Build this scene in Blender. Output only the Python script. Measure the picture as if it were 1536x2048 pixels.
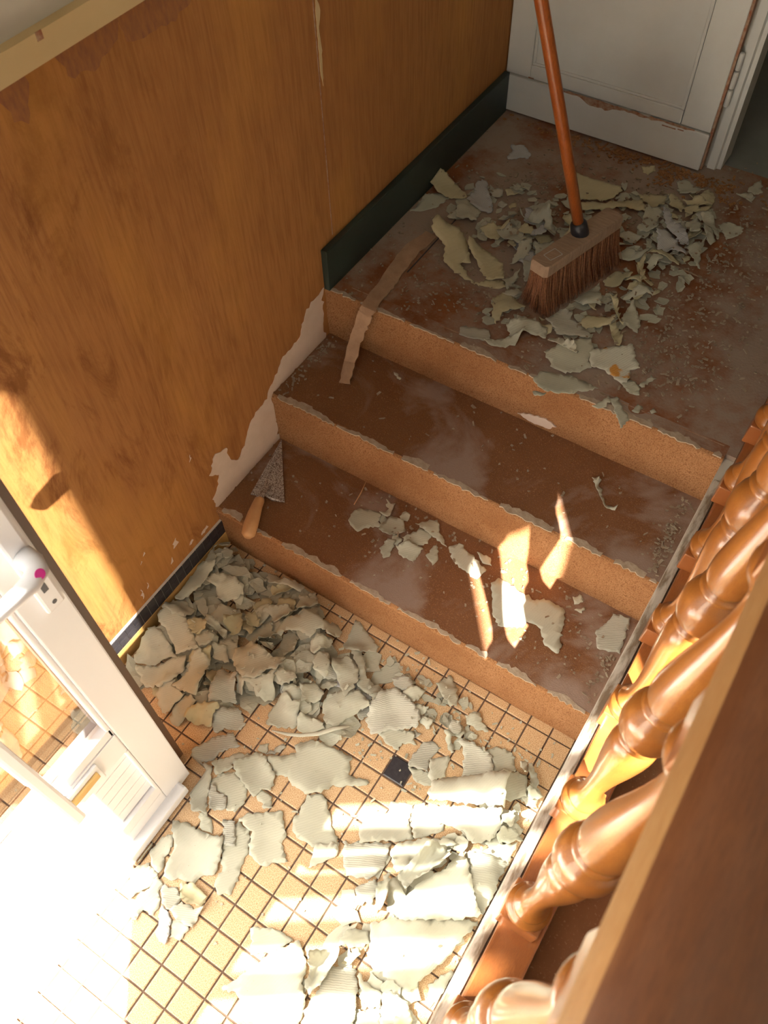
# Stripped entrance stair: three steps, peeled wallpaper heaps, broom, trowel, balustrade, open glazed door.
# All lengths are written in tile units (one floor tile = 5.5 cm) and scaled by S to metres.
import bpy, bmesh, math, random
from mathutils import Vector, Matrix, noise
from mathutils.geometry import delaunay_2d_cdt
random.seed(7)
S = 0.055
for o in list(bpy.data.objects): bpy.data.objects.remove(o)
scn = bpy.context.scene
C = scn.collection

# ---------------------------------------------------------------- camera
cam = bpy.data.cameras.new('camera'); co = bpy.data.objects.new('camera', cam); C.objects.link(co)
CAMR = Matrix(((0.842214,0.538779,-0.019825),(-0.436469,0.702948,0.561568),(0.316497,-0.464307,0.827193)))
co.matrix_world = Matrix.Translation(Vector((10.2744,1.6344,34.2204)) * S) @ CAMR.transposed().to_4x4()
cam.sensor_fit = 'VERTICAL'; cam.sensor_height = 36; cam.lens = 29.742
cam.clip_start = 0.02
cam.dof.use_dof = True; cam.dof.focus_distance = 1.95; cam.dof.aperture_fstop = 8.5
scn.camera = co
# ---------------------------------------------------------------- sky and sun
w = bpy.data.worlds.new('sky'); scn.world = w; w.use_nodes = True
bg = w.node_tree.nodes['Background']; bg.inputs[0].default_value = (0.70, 0.86, 1.0, 1); bg.inputs[1].default_value = 1.45
def sun(name, d, energy, col, ang=0.6):
    l = bpy.data.lights.new(name, 'SUN'); l.energy = energy; l.color = col; l.angle = math.radians(ang)
    o = bpy.data.objects.new(name, l); C.objects.link(o)
    o.rotation_euler = Vector(d).to_track_quat('-Z', 'Y').to_euler(); o.location = (0, 0, 9)
sun('sun', (-0.625, 0.781, -1.0), 56, (1.0, 0.945, 0.85))                 # through the open front door and the corridor window
sun('stripe_sun', (0.83, 0.56, -1.17), 44, (1.0, 0.955, 0.87), 0.9)        # thrown back by glazing outside the barred side window
scn.view_settings.view_transform = 'Standard'; scn.view_settings.look = 'None'
scn.view_settings.gamma = 1; scn.view_settings.use_curve_mapping = False
scn.view_settings.exposure = 0.05

# ---------------------------------------------------------------- materials
def mat(name, col, rough=0.7, col2=None, scale=20, stretch=(1, 1, 1), bump=0.0, bscale=None, detail=6, contrast=(0.35, 0.65),
        coat=0, metal=0, extra=None, rnd=0, spec=0.5):
    m = bpy.data.materials.new(name); m.use_nodes = True
    nt = m.node_tree; n = nt.nodes; L = nt.links; b = n['Principled BSDF']
    b.inputs['Roughness'].default_value = rough; b.inputs['Metallic'].default_value = metal
    b.inputs['Specular IOR Level'].default_value = spec
    if coat: b.inputs['Coat Weight'].default_value = coat; b.inputs['Coat Roughness'].default_value = 0.12
    tc = n.new('ShaderNodeTexCoord'); mp = n.new('ShaderNodeMapping'); mp.inputs['Scale'].default_value = stretch
    L.new(tc.outputs['Object'], mp.inputs[0])
    def nz(sc, det=detail, vec=mp, rg=0.6, dist=0):
        t = n.new('ShaderNodeTexNoise'); t.inputs['Scale'].default_value = sc; t.inputs['Detail'].default_value = det
        t.inputs['Roughness'].default_value = rg; t.inputs['Distortion'].default_value = dist
        L.new(vec.outputs['Object' if vec is tc else 0], t.inputs['Vector']); return t.outputs['Fac']
    def ramp(f, a, c):
        r = n.new('ShaderNodeMapRange'); r.inputs[1].default_value = a; r.inputs[2].default_value = c; L.new(f, r.inputs[0]); return r.outputs[0]
    def mix(f, a, c, mode='MIX'):
        x = n.new('ShaderNodeMix'); x.data_type = 'RGBA'; x.blend_type = mode
        if isinstance(f, float): x.inputs[0].default_value = f
        else: L.new(f, x.inputs[0])
        for i, v in ((6, a), (7, c)):
            if isinstance(v, tuple): x.inputs[i].default_value = (*v, 1)
            else: L.new(v, x.inputs[i])
        return x.outputs[2]
    cur = col
    if col2: cur = mix(ramp(nz(scale), *contrast), col, col2)
    if extra: cur = extra(dict(n=n, L=L, nz=nz, ramp=ramp, mix=mix, tc=tc, mp=mp, b=b), cur)
    if rnd:
        oi = n.new('ShaderNodeObjectInfo'); r = n.new('ShaderNodeMapRange'); r.inputs[3].default_value = 1 - rnd; r.inputs[4].default_value = 1 + rnd * 0.5
        L.new(oi.outputs['Random'], r.inputs[0]); h = n.new('ShaderNodeHueSaturation'); L.new(r.outputs[0], h.inputs['Value'])
        if isinstance(cur, tuple): h.inputs['Color'].default_value = (*cur, 1)
        else: L.new(cur, h.inputs['Color'])
        cur = h.outputs[0]
    if isinstance(cur, tuple): b.inputs['Base Color'].default_value = (*cur, 1)
    else: L.new(cur, b.inputs['Base Color'])
    if bump:
        bp = n.new('ShaderNodeBump'); bp.inputs['Strength'].default_value = bump; bp.inputs['Distance'].default_value = 0.004
        L.new(nz(bscale or scale), bp.inputs['Height']); L.new(bp.outputs[0], b.inputs['Normal'])
    return m

def wall_x(k, c):      # drips, dark stains and a paler foxing on the stripped backing paper
    n, L = k['n'], k['L']
    mp2 = n.new('ShaderNodeMapping'); mp2.inputs['Scale'].default_value = (1, 2.6, 1.0); L.new(k['tc'].outputs['Object'], mp2.inputs[0])
    mp3 = n.new('ShaderNodeMapping'); mp3.inputs['Scale'].default_value = (1, 160, 11); L.new(k['tc'].outputs['Object'], mp3.inputs[0])
    c = k['mix'](k['ramp'](k['nz'](1.0, 3, mp3), 0.4, 0.68), c, (0.31, 0.13, 0.042))
    sep = n.new('ShaderNodeSeparateXYZ'); L.new(k['tc'].outputs['Object'], sep.inputs[0])
    near = k['ramp'](sep.outputs[1], 1.15, 0.55)       # stains sit on the stretch beside the entry door
    st = k['ramp'](k['nz'](2.6, 9, mp2, 0.72, 1.2), 0.50, 0.60)
    e = n.new('ShaderNodeMath'); e.operation = 'MULTIPLY'; L.new(near, e.inputs[0]); L.new(st, e.inputs[1])
    e2 = n.new('ShaderNodeMath'); e2.operation = 'MULTIPLY'; e2.inputs[1].default_value = 0.75; L.new(e.outputs[0], e2.inputs[0])
    c = k['mix'](e2.outputs[0], c, (0.16, 0.05, 0.012))
    lt = k['ramp'](k['nz'](1.7, 4, mp2), 0.5, 0.72)
    f = n.new('ShaderNodeMath'); f.operation = 'MULTIPLY'; f.inputs[1].default_value = 0.45; L.new(lt, f.inputs[0])
    return k['mix'](f.outputs[0], c, (0.56, 0.27, 0.06))
def dust_x(amount, dcol, sc=3.0):
    def f(k, c):
        c = k['mix'](k['ramp'](k['nz'](sc, 8, k['tc'], 0.68), 0.62 - amount, 0.74 - amount), c, dcol)
        return k['mix'](k['ramp'](k['nz'](260, 2, k['tc']), 0.62, 0.80), c, (0.32, 0.20, 0.12))
    return f
def fibre_x(k, c):
    n, L = k['n'], k['L']
    v = n.new('ShaderNodeTexVoronoi'); v.inputs['Scale'].default_value = 330; v.feature = 'F1'
    L.new(k['tc'].outputs['Object'], v.inputs['Vector'])
    c = k['mix'](k['ramp'](v.outputs['Distance'], 0.2, 1.0), c, (0.20, 0.085, 0.032))
    return k['mix'](k['ramp'](k['nz'](420, 2, k['tc']), 0.56, 0.80), c, (0.42, 0.23, 0.11))
def tread_x(k, c):
    c = fibre_x(k, c)
    return k['mix'](k['ramp'](k['nz'](3.4, 5, k['tc'], 0.6, 0.6), 0.48, 0.60), c, (0.30, 0.21, 0.165))
def tile_x(k, c):
    c = k['mix'](k['ramp'](k['nz'](520, 2, k['tc']), 0.44, 0.56), c, (0.42, 0.235, 0.105))
    return k['mix'](k['ramp'](k['nz'](700, 1, k['tc']), 0.58, 0.66), c, (0.85, 0.64, 0.38))
def rust_x(k, c): return k['mix'](k['ramp'](k['nz'](330, 4, k['tc'], 0.8), 0.46, 0.56), c, (0.12, 0.07, 0.05))
def wave_x(sc, ang, amt):     # embossed ribs of the wall covering, as relief only
    def f(k, c):
        n, L = k['n'], k['L']
        mp = n.new('ShaderNodeMapping'); mp.inputs['Rotation'].default_value = (0, 0, ang); L.new(k['tc'].outputs['Object'], mp.inputs[0])
        wv = n.new('ShaderNodeTexWave'); wv.inputs['Scale'].default_value = sc; wv.inputs['Distortion'].default_value = 2.5; wv.inputs['Detail'].default_value = 2
        wv.inputs['Detail Scale'].default_value = 1.5
        L.new(mp.outputs[0], wv.inputs['Vector'])
        ad = n.new('ShaderNodeMath'); ad.operation = 'ADD'; L.new(wv.outputs['Fac'], ad.inputs[0]); L.new(k['nz'](120, 4, k['tc']), ad.inputs[1])
        bp = n.new('ShaderNodeBump'); bp.inputs['Strength'].default_value = amt; bp.inputs['Distance'].default_value = 0.0012
        L.new(ad.outputs[0], bp.inputs['Height']); L.new(bp.outputs[0], k['b'].inputs['Normal'])
        spots = k['ramp'](k['nz'](210, 3, k['tc']), 0.70, 0.76)
        return k['mix'](spots, c, (0.36, 0.27, 0.18))
    return f
def glue_x(k, c):
    c = wave_x(60, 0.4, 0.15)(k, c)
    return k['mix'](k['ramp'](k['nz'](16, 5, k['tc'], 0.5), 0.58, 0.62), c, (0.62, 0.30, 0.07))
def grain(stretch, dark, s=18):
    def f(k, c):
        n, L = k['n'], k['L']
        mp = n.new('ShaderNodeMapping'); mp.inputs['Scale'].default_value = stretch; L.new(k['tc'].outputs['Object'], mp.inputs[0])
        return k['mix'](k['ramp'](k['nz'](s, 6, mp, 0.65, 0.6), 0.42, 0.70), c, dark)
    return f

M = {}
M['wall'] = mat('stripped_backing_paper', (0.42, 0.19, 0.062), 0.85, (0.36, 0.155, 0.050), 2.2, bump=0.10, bscale=160, extra=wall_x, spec=0.2)
M['wallwhite'] = mat('offwhite_paint', (0.62, 0.58, 0.50), 0.8, (0.56, 0.52, 0.45), 4)
M['cream'] = mat('cream_board', (0.60, 0.45, 0.24), 0.7, (0.55, 0.40, 0.20), 5)
M['tanstrip'] = mat('tan_strip', (0.50, 0.30, 0.095), 0.7, (0.44, 0.25, 0.075), 8)
M['plaster'] = mat('bare_plaster', (0.66, 0.53, 0.44), 0.9, (0.58, 0.45, 0.36), 12, bump=0.15, bscale=60)
M['green'] = mat('dark_green_paint', (0.018, 0.032, 0.026), 0.45, (0.028, 0.044, 0.036), 8)
M['tread'] = mat('brown_felt_backing_tread', (0.215, 0.103, 0.054), 0.95, (0.165, 0.074, 0.037), 9, bump=0.3, bscale=300, extra=tread_x, spec=0.15)
M['riser'] = mat('brown_felt_lit_riser', (0.45, 0.235, 0.11), 0.95, (0.31, 0.145, 0.060), 5, bump=0.3, bscale=300, extra=fibre_x, spec=0.15)  # paler than the tread: light on the riser fronts put into the colour
M['landing'] = mat('dusty_brown_board', (0.255, 0.098, 0.040), 0.92, (0.19, 0.07, 0.03), 7, bump=0.25, bscale=160, extra=dust_x(0.20, (0.31, 0.235, 0.185), 2.2), spec=0.15)
M['corridor'] = mat('brown_corridor_board', (0.20, 0.085, 0.035), 0.9, (0.15, 0.06, 0.025), 9, bump=0.2, bscale=90, extra=dust_x(0.06, (0.25, 0.15, 0.08)))
M['strip'] = mat('greyed_glue_line', (0.46, 0.37, 0.28), 0.95, (0.34, 0.25, 0.17), 60, bump=0.4, bscale=200)
M['tile'] = mat('speckled_stoneware', (0.61, 0.43, 0.255), 0.55, None, extra=tile_x)
M['tile_black'] = mat('black_stoneware', (0.022, 0.02, 0.026), 0.4, (0.04, 0.035, 0.04), 90)
M['grout'] = mat('brown_grout', (0.10, 0.065, 0.045), 0.95, (0.16, 0.10, 0.07), 30)
M['whitegrout'] = mat('pale_grout', (0.50, 0.46, 0.40), 0.9)
M['wood'] = mat('varnished_turned_wood', (0.36, 0.135, 0.026), 0.30, (0.28, 0.095, 0.018), 9, coat=0.7, extra=grain((60, 60, 5), (0.25, 0.08, 0.018)))
M['rail'] = mat('varnished_rail_wood', (0.34, 0.11, 0.026), 0.34, (0.27, 0.082, 0.019), 9, coat=0.6, extra=grain((60, 6, 60), (0.22, 0.065, 0.016)))
M['handrail'] = mat('worn_handrail_wood', (0.17, 0.066, 0.028), 0.30, (0.125, 0.046, 0.020), 9, coat=0.35, extra=grain((60, 4, 60), (0.095, 0.034, 0.016)))
M['litside'] = mat('pale_lit_rail_side', (0.42, 0.24, 0.10), 0.4, (0.36, 0.19, 0.075), 9, coat=0.3, extra=grain((60, 4, 60), (0.33, 0.15, 0.05)))  # bounced light on the rail's well side, put into the colour
M['edge'] = mat('flaking_grey_paint', (0.55, 0.50, 0.42), 0.8, (0.24, 0.18, 0.12), 55, (1, 0.25, 1), bump=0.3, bscale=120, contrast=(0.45, 0.6))
M['pvc'] = mat('white_pvc', (0.80, 0.80, 0.82), 0.28, spec=0.5)
M['pvcbrown'] = mat('brown_pvc', (0.13, 0.062, 0.030), 0.4)
M['seal'] = mat('grey_seal', (0.10, 0.10, 0.11), 0.6)
M['brass'] = mat('dull_brass', (0.62, 0.42, 0.16), 0.4, metal=0.5)
M['pink'] = mat('pink_sticker', (0.72, 0.04, 0.33), 0.5)
M['doorpaint'] = mat('old_white_paint', (0.66, 0.66, 0.62), 0.45, (0.60, 0.595, 0.55), 5)
M['bare'] = mat('bared_red_wood', (0.28, 0.10, 0.045), 0.8, (0.42, 0.30, 0.20), 70)
M['darkstain'] = mat('dark_old_paste', (0.235, 0.092, 0.040), 0.8, (0.32, 0.13, 0.04), 50, (1, 3, 1))
M['greyfloor'] = mat('grey_floor', (0.22, 0.235, 0.215), 0.5, (0.18, 0.19, 0.17), 8)
M['broomwood'] = mat('dusty_broom_block', (0.33, 0.225, 0.15), 0.8, (0.25, 0.165, 0.105), 30, (1, 6, 1))
M['handle'] = mat('orange_varnished_pole', (0.40, 0.105, 0.018), 0.3, (0.30, 0.07, 0.012), 12, coat=0.6, extra=grain((40, 40, 4), (0.20, 0.05, 0.012)))
M['bristle'] = mat('brown_coir', (0.30, 0.125, 0.055), 0.8, (0.17, 0.065, 0.028), 200)
M['black'] = mat('black_plastic', (0.02, 0.02, 0.024), 0.4)
M['steel'] = mat('rust_speckled_steel', (0.52, 0.47, 0.43), 0.5, metal=0.35, extra=rust_x)
M['lightwood'] = mat('pale_wooden_grip', (0.58, 0.32, 0.14), 0.5, (0.50, 0.26, 0.11), 20, (1, 1, 1))
M['dustcrumb'] = mat('dusty_crumbs', (0.36, 0.30, 0.22), 0.9, (0.24, 0.17, 0.11), 40)
M['straphide'] = mat('dry_fibre_strip', (0.42, 0.27, 0.17), 0.95, (0.34, 0.21, 0.13), 40, bump=0.3, bscale=150)
PAP = {'g': ((0.475, 0.465, 0.365), (0.43, 0.42, 0.33), wave_x(60, 0.7, 0.12)), 'w': ((0.54, 0.525, 0.42), (0.49, 0.475, 0.38), wave_x(60, 0.2, 0.12)),
       'r': ((0.46, 0.445, 0.37), (0.41, 0.40, 0.33), wave_x(75, 1.1, 0.30)), 'y': ((0.50, 0.45, 0.29), (0.45, 0.40, 0.25), wave_x(30, 0.5, 0.15)),
       'v': ((0.50, 0.50, 0.49), (0.45, 0.45, 0.44), wave_x(70, 1.9, 0.22)), 'o': ((0.62, 0.62, 0.52), (0.58, 0.57, 0.48), glue_x)}
for k, (a, b_, ex) in PAP.items():
    M['paper_' + k] = mat('peeled_wallpaper_' + {'g': 'grey', 'w': 'cream', 'r': 'ribbed', 'y': 'yellowed', 'v': 'violet_grey', 'o': 'glue_stained'}[k], a, 0.85, b_, 14, extra=ex, rnd=0.13, spec=0.25)
# glass: light passes straight through, a little is mirrored
g = bpy.data.materials.new('pane_glass'); g.use_nodes = True; nt = g.node_tree; nt.nodes.clear()
out = nt.nodes.new('ShaderNodeOutputMaterial'); mx = nt.nodes.new('ShaderNodeMixShader'); tr = nt.nodes.new('ShaderNodeBsdfTransparent'); gl = nt.nodes.new('ShaderNodeBsdfGlossy'); lw = nt.nodes.new('ShaderNodeLayerWeight'); pw = nt.nodes.new('ShaderNodeMath'); fr = nt.nodes.new('ShaderNodeMapRange')
tr.inputs[0].default_value = (0.90, 0.93, 0.91, 1); gl.inputs['Roughness'].default_value = 0.02; pw.operation = 'POWER'; pw.inputs[1].default_value = 4; fr.inputs[3].default_value = 0.42; fr.inputs[4].default_value = 0.92
lw.inputs[0].default_value = 0.5; nt.links.new(lw.outputs['Facing'], pw.inputs[0]); nt.links.new(pw.outputs[0], fr.inputs[0])
nt.links.new(fr.outputs[0], mx.inputs[0]); nt.links.new(tr.outputs[0], mx.inputs[1]); nt.links.new(gl.outputs[0], mx.inputs[2]); nt.links.new(mx.outputs[0], out.inputs[0])
M['glass'] = g

# ---------------------------------------------------------------- helpers
def obj(name, verts, faces, m, parent=None, smooth=False, origin=None):
    """one mesh object; verts in tile units, world axes; origin (tile units) becomes the object's location"""
    me = bpy.data.meshes.new(name)
    o0 = Vector(origin) if origin else Vector((0, 0, 0))
    me.from_pydata([(Vector(v) - o0) * S for v in verts], [], faces); me.update()
    if isinstance(m, (list, tuple)):
        for q in m: me.materials.append(M[q])
    else: me.materials.append(M[m])
    if smooth: me.polygons.foreach_set('use_smooth', [True] * len(me.polygons))
    o = bpy.data.objects.new(name, me); C.objects.link(o)
    wl = o0 * S
    if parent:
        o.parent = parent; base = Vector((0, 0, 0)); q = parent
        while q: base += q.location; q = q.parent
        o.location = wl - base
    else: o.location = wl
    return o
def empty(name, loc=(0, 0, 0), parent=None):
    o = bpy.data.objects.new(name, None); C.objects.link(o); o.location = Vector(loc) * S; o.empty_display_size = 0.05; return o
def tag(o, label, cat, group=None):
    o['label'] = label; o['category'] = cat
    if group: o['group'] = group
    return o
def struct(o): o['kind'] = 'structure'; return o
def box(x0, x1, y0, y1, z0, z1, V=None, F=None):
    V = [] if V is None else V; F = [] if F is None else F; b = len(V)
    V += [(x, y, z) for z in (z0, z1) for x, y in ((x0, y0), (x1, y0), (x1, y1), (x0, y1))]
    F += [tuple(b + i for i in f) for f in ((3, 2, 1, 0), (4, 5, 6, 7), (0, 1, 5, 4), (1, 2, 6, 5), (2, 3, 7, 6), (3, 0, 4, 7))]
    return V, F
def bbox(name, m, dims, parent=None, bev=0.0, origin=None):
    o = obj(name, *box(*dims), m, parent, origin=origin or (dims[0], dims[2], dims[4]))
    if bev: bevel(o, bev)
    return o
def bevel(o, w_, seg=2):
    bm = bmesh.new(); bm.from_mesh(o.data)
    bmesh.ops.bevel(bm, geom=bm.edges[:], offset=w_ * S, segments=seg, affect='EDGES', profile=0.6)
    bm.to_mesh(o.data); bm.free()
def lathe(prof, seg=24, c=(0, 0, 0), ax=None):
    """profile [(radius, height)] turned about the z axis (or about ax through c)"""
    V = []; F = []
    q = Vector((0, 0, 1)).rotation_difference(Vector(ax).normalized()) if ax else None
    for r, z in prof:
        for i in range(seg):
            a = 2 * math.pi * i / seg; v = Vector((r * math.cos(a), r * math.sin(a), z))
            if q: v = q @ v
            V.append(v + Vector(c))
    for k in range(len(prof) - 1):
        for i in range(seg):
            j = (i + 1) % seg; F.append((k * seg + i, k * seg + j, (k + 1) * seg + j, (k + 1) * seg + i))
    F.append(tuple(range(seg))[::-1]); F.append(tuple((len(prof) - 1) * seg + i for i in range(seg)))
    return V, F
def slab(poly, z0, z1):
    """prism over an outline in x,y"""
    n = len(poly); V = [(x, y, z0) for x, y in poly] + [(x, y, z1) for x, y in poly]
    F = [tuple(range(n))[::-1], tuple(range(n, 2 * n))] + [(i, (i + 1) % n, n + (i + 1) % n, n + i) for i in range(n)]
    return V, F
def jag(poly, step, amp, rng):
    out_ = []
    for i, p in enumerate(poly):
        a = Vector(p); b = Vector(poly[(i + 1) % len(poly)]); d = b - a; k = max(1, int(d.length / step)); nrm = Vector((-d.y, d.x)).normalized() if d.length > 1e-6 else Vector((0, 0))
        for t in range(k):
            q = a + d * (t / k)
            if t: q += nrm * rng.gauss(0, amp) + d.normalized() * rng.uniform(-.2, .2) * step
            else: q += Vector((rng.gauss(0, amp * .5), rng.gauss(0, amp * .5)))
            out_.append(q)
    return out_

# key levels of the stair, in tile units
X0, X1 = -8.29, 10.09            # wall face, open side of the steps
Y1, Y2, Y3 = 15.43, 20.22, 24.80 # riser faces
H1, H2, H3 = 2.83, 5.88, 8.62    # tread heights, the last is the landing
YB = 41.39                       # back door face
YF = -11.0                       # front wall
XR = 24.0                        # corridor wall
TOP = 105

# ---------------------------------------------------------------- structure
# entry floor: grout bed with single tiles
floor = struct(obj('floor', *box(X0 - 1, 12, YF - 1, Y1 + 1, -1.5, -0.05), 'grout'))
tiles = []
for i in range(-9, 10):
    for j in range(-12, 16):
        x0, x1 = max(i + .035, X0), min(i + .965, X1); y0, y1 = max(j + .035, YF), min(j + .965, Y1)
        if x1 - x0 < .15 or y1 - y0 < .15: continue
        tiles.append((i, j, x0, x1, y0, y1))
tiles.sort(key=lambda t: -((t[1] >= -4) and (t[0] >= -3 or t[1] >= 5)))
tcache = {}; rest = ([], [])
rt = random.Random(3)
for n_, (i, j, x0, x1, y0, y1) in enumerate(tiles):
    if n_ >= 300 or not ((j >= -4) and (i >= -3 or j >= 5)):
        box(x0, x1, y0, y1, -.06, 0, *rest); continue
    key = (round(x1 - x0, 3), round(y1 - y0, 3), (i, j) == (4, 10))
    if key not in tcache:
        w_, h_ = x1 - x0, y1 - y0; b_ = .04
        V = [(0, 0, -.06), (w_, 0, -.06), (w_, h_, -.06), (0, h_, -.06), (0, 0, -.02), (w_, 0, -.02), (w_, h_, -.02), (0, h_, -.02), (b_, b_, 0), (w_ - b_, b_, 0), (w_ - b_, h_ - b_, 0), (b_, h_ - b_, 0)]
        F = [(0, 1, 5, 4), (1, 2, 6, 5), (2, 3, 7, 6), (3, 0, 4, 7), (4, 5, 9, 8), (5, 6, 10, 9), (6, 7, 11, 10), (7, 4, 8, 11), (8, 9, 10, 11)]
        me = bpy.data.meshes.new('tile'); me.from_pydata([Vector(v) * S for v in V], [], F); me.materials.append(M['tile_black' if key[2] else 'tile']); tcache[key] = me
    o = bpy.data.objects.new('tile', tcache[key]); C.objects.link(o); o.parent = floor; o.location = Vector((x0, y0, rt.uniform(-.012, .004))) * S
    if key[2]: o['label'] = 'single black tile in the beige floor'
if rest[0]:
    o = obj('tile_field', *rest, 'tile', floor); o['kind'] = 'stuff'
# landing, corridor and the grey room beyond
struct(obj('floor_landing', *box(X0 - 1, 10.48, Y3 + .3, YB + 1.3, H3 - 1.2, H3), 'landing'))
struct(obj('floor_corridor', *box(10.48, XR + 1, YF - 1, YB + 1.3, H3 - 1.2, H3 - .04), 'corridor'))
struct(obj('floor_room', *box(X0 - 1, XR + 1, YB + 1.3, 64, H3 - 1.2, H3 - .02), 'greyfloor'))
# a joint between two boards of the landing
# side wall under the corridor edge (retaining face of the entry well)
struct(obj('wall_well', *box(X1, 10.48, YF, Y3 + .3, -1.5, H3 - .25), 'wallwhite'))
# left wall: stripped board up to the dado, a barred side window beside the street door, off-white above
WY0, WY1, WZ0, WZ1 = -10.4, .25, 11.5, 39.0
V, F = box(X0 - 1.6, X0, WY1, YB + 1.5, -1.5, 23.5)
box(X0 - 1.6, X0, YF - 1, WY1, -1.5, WZ0, V, F); box(X0 - 1.6, X0, YF - 1, WY0, WZ0, 23.5, V, F)
wl = struct(obj('wall_left', V, F, 'wall'))
V, F = box(X0 - 1.6, X0 + .02, WY1, YB + 1.5, 24.15, TOP); box(X0 - 1.6, X0, YF - 1, WY1, WZ1, TOP, V, F); box(X0 - 1.6, X0, YF - 1, WY0, 23.5, WZ1, V, F)
obj('upper_wall', V, F, 'wallwhite', wl)
ru = random.Random(5)
# vertical butt joint of two boards and the paint left along it
obj('board_joint', *box(X0 - .02, X0 + .012, 25.66, 25.71, 10.9, 23.5), 'bare', wl)
def wallpatch(name, pts, m, t=.03, step=.22, amp=.03):
    P = jag([Vector(q) for q in pts], step, amp, ru)
    V, F = slab([(q.x, q.y) for q in P], 0, t)
    return obj(name, [(X0 + z, y, zz) for (y, zz, z) in [(v[0], v[1], v[2]) for v in V]], F, m, wl)
wallpatch('plaster_patch', [(24.74, 8.75), (24.6, 8.52), (24.36, 6.3), (24.5, 5.85), (20.25, 5.85), (20.2, 2.80), (15.5, 2.80), (15.38, 3.62), (15.8, 3.98), (16.13, 4.59), (15.62, 5.09), (16.2, 5.88), (16.9, 5.66), (17.02, 4.66), (17.4, 4.25), (17.91, 4.67), (18.31, 5.28), (18.91, 5.74), (19.93, 5.95), (20.11, 6.31), (20.87, 6.76), (21.4, 7.29), (22.6, 7.37), (22.84, 7.79), (23.38, 8.48), (24.35, 8.64)], 'plaster', .03, .16, .06)
wallpatch('paint_streak', [(25.86, 23.4), (25.92, 20.29), (26.03, 19.92), (25.87, 19.3), (25.97, 18.59), (25.87, 17.34), (25.78, 17.79), (25.78, 18.7), (25.80, 20.01), (25.80, 23.4)], 'cream', .02, .15, .02)
for a, b_, c, d in ((12.6, 3.2, .35, .5), (12.2, 2.5, .2, .35), (14.2, 2.2, .5, .25), (11.2, 4.6, .14, .18), (10.9, 4.3, .12, .15), (14.85, 6.9, .16, .3), (10.3, 2.3, .12, .7), (10.7, 2.6, .1, .4), (13.4, 2.4, .3, .2)):
    wallpatch('paint_fleck', [(a, b_), (a + c, b_ + .1), (a + c * .8, b_ + d), (a + .1, b_ + d * .8)], 'plaster', .02, .1, .04)
for a, b_, c, d in ((15.0, 23.5, 17.5, 22.5), (17.2, 23.5, 21, 22.4), (13.0, 23.5, 14.2, 22.3)):
    wallpatch('old_stain', [(a, b_), (c, b_), (c - .4, d + .35), ((a + c) / 2, d), (a + .2, d + .2)], 'darkstain', .012, .2, .05)
t1 = struct(obj('trim_1', *box(X0, X0 + .35, WY1, YB, 23.5, 24.2), 'cream'))
obj('chipped_spot', *box(X0 + .34, X0 + .36, 14.42, 14.62, 24.0, 24.21), 'bare', t1)
# skirting of the landing and mosaic skirting of the entry
sk = struct(obj('baseboard_landing', *box(X0, X0 + .32, Y3 - .05, YB, H3 - .02, H3 + 2.1), 'green'))
bevel(sk, .05)
bs = struct(obj('baseboard_left', *box(X0, X0 + .10, 6.0, Y1, -.05, 1.95), 'whitegrout'))
for k in range(20):
    for r in range(2):
        y0 = 6.03 + k * .47
        obj('mosaic_tile', *box(X0 + .04, X0 + .135, y0, min(y0 + .445, Y1), 1.02 + r * .46, 1.455 + r * .46), 'tile_black', bs)
obj('lower_strip', *box(X0 + .05, X0 + .15, 6.0, Y1, -.05, .98), 'tanstrip', bs)
# front wall with the open doorway, corridor wall with its window, back wall, ceiling of the landing
V, F = box(X0 - 1.6, -3.75, YF - 1.4, YF, -1.5, TOP); box(9.35, XR + 1.5, YF - 1.4, YF, -1.5, TOP, V, F); box(-3.75, 9.35, YF - 1.4, YF, 44.0, TOP, V, F)
box(-3.75, 9.35, YF - 1.4, YF, -1.5, -.05, V, F)
struct(obj('wall_front', V, F, 'wallwhite'))
struct(obj('wall_sun_block', *box(-5.2, -3.8, YF - 30, YF - 1.4, -1.5, 60), 'wallwhite'))  # added out of view to keep the second sun from the doorway
struct(obj('floor_porch', *box(-5.2, 30, YF - 40, YF - 1.4, -2.2, -.4), 'wallwhite'))
RY0, RY1, RZ0, RZ1 = -9.3, -1.8, 30.3, 38.7
V, F = box(XR, XR + 1.5, RY1, 64, -1.5, TOP); box(XR, XR + 1.5, YF - 1, RY0, -1.5, TOP, V, F); box(XR, XR + 1.5, RY0, RY1, -1.5, RZ0, V, F); box(XR, XR + 1.5, RY0, RY1, RZ1, TOP, V, F)
struct(obj('wall_right', V, F, 'wallwhite'))
V, F = box(X0 - 1.6, 3.05, YB + .75, YB + 2.2, H3 - 1, TOP); box(15, XR + 1.5, YB + .75, YB + 2.2, H3 - 1, TOP, V, F); box(3.05, 15, YB + .75, YB + 2.2, H3 + 38, TOP, V, F)
struct(obj('wall_back', V, F, 'wallwhite'))
V, F = box(X0 - 2, XR + 1.5, 64, 65, H3 - 2, TOP); box(X0 - 2, X0 - 1, YB + 2, 65, H3 - 2, TOP, V, F)
struct(obj('wall_room', V, F, 'wallwhite'))
struct(obj('ceiling', *box(X0 - 1.6, XR + 1.5, 1, 65, H3 + 46, H3 + 48), 'wallwhite'))
# corridor edge trim: flaking grey board against the well
e = struct(obj('trim_2', *box(X1 + .02, 10.46, YF, 23.75, H3 - .9, H3 + .05), 'edge')); bevel(e, .1)
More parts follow.
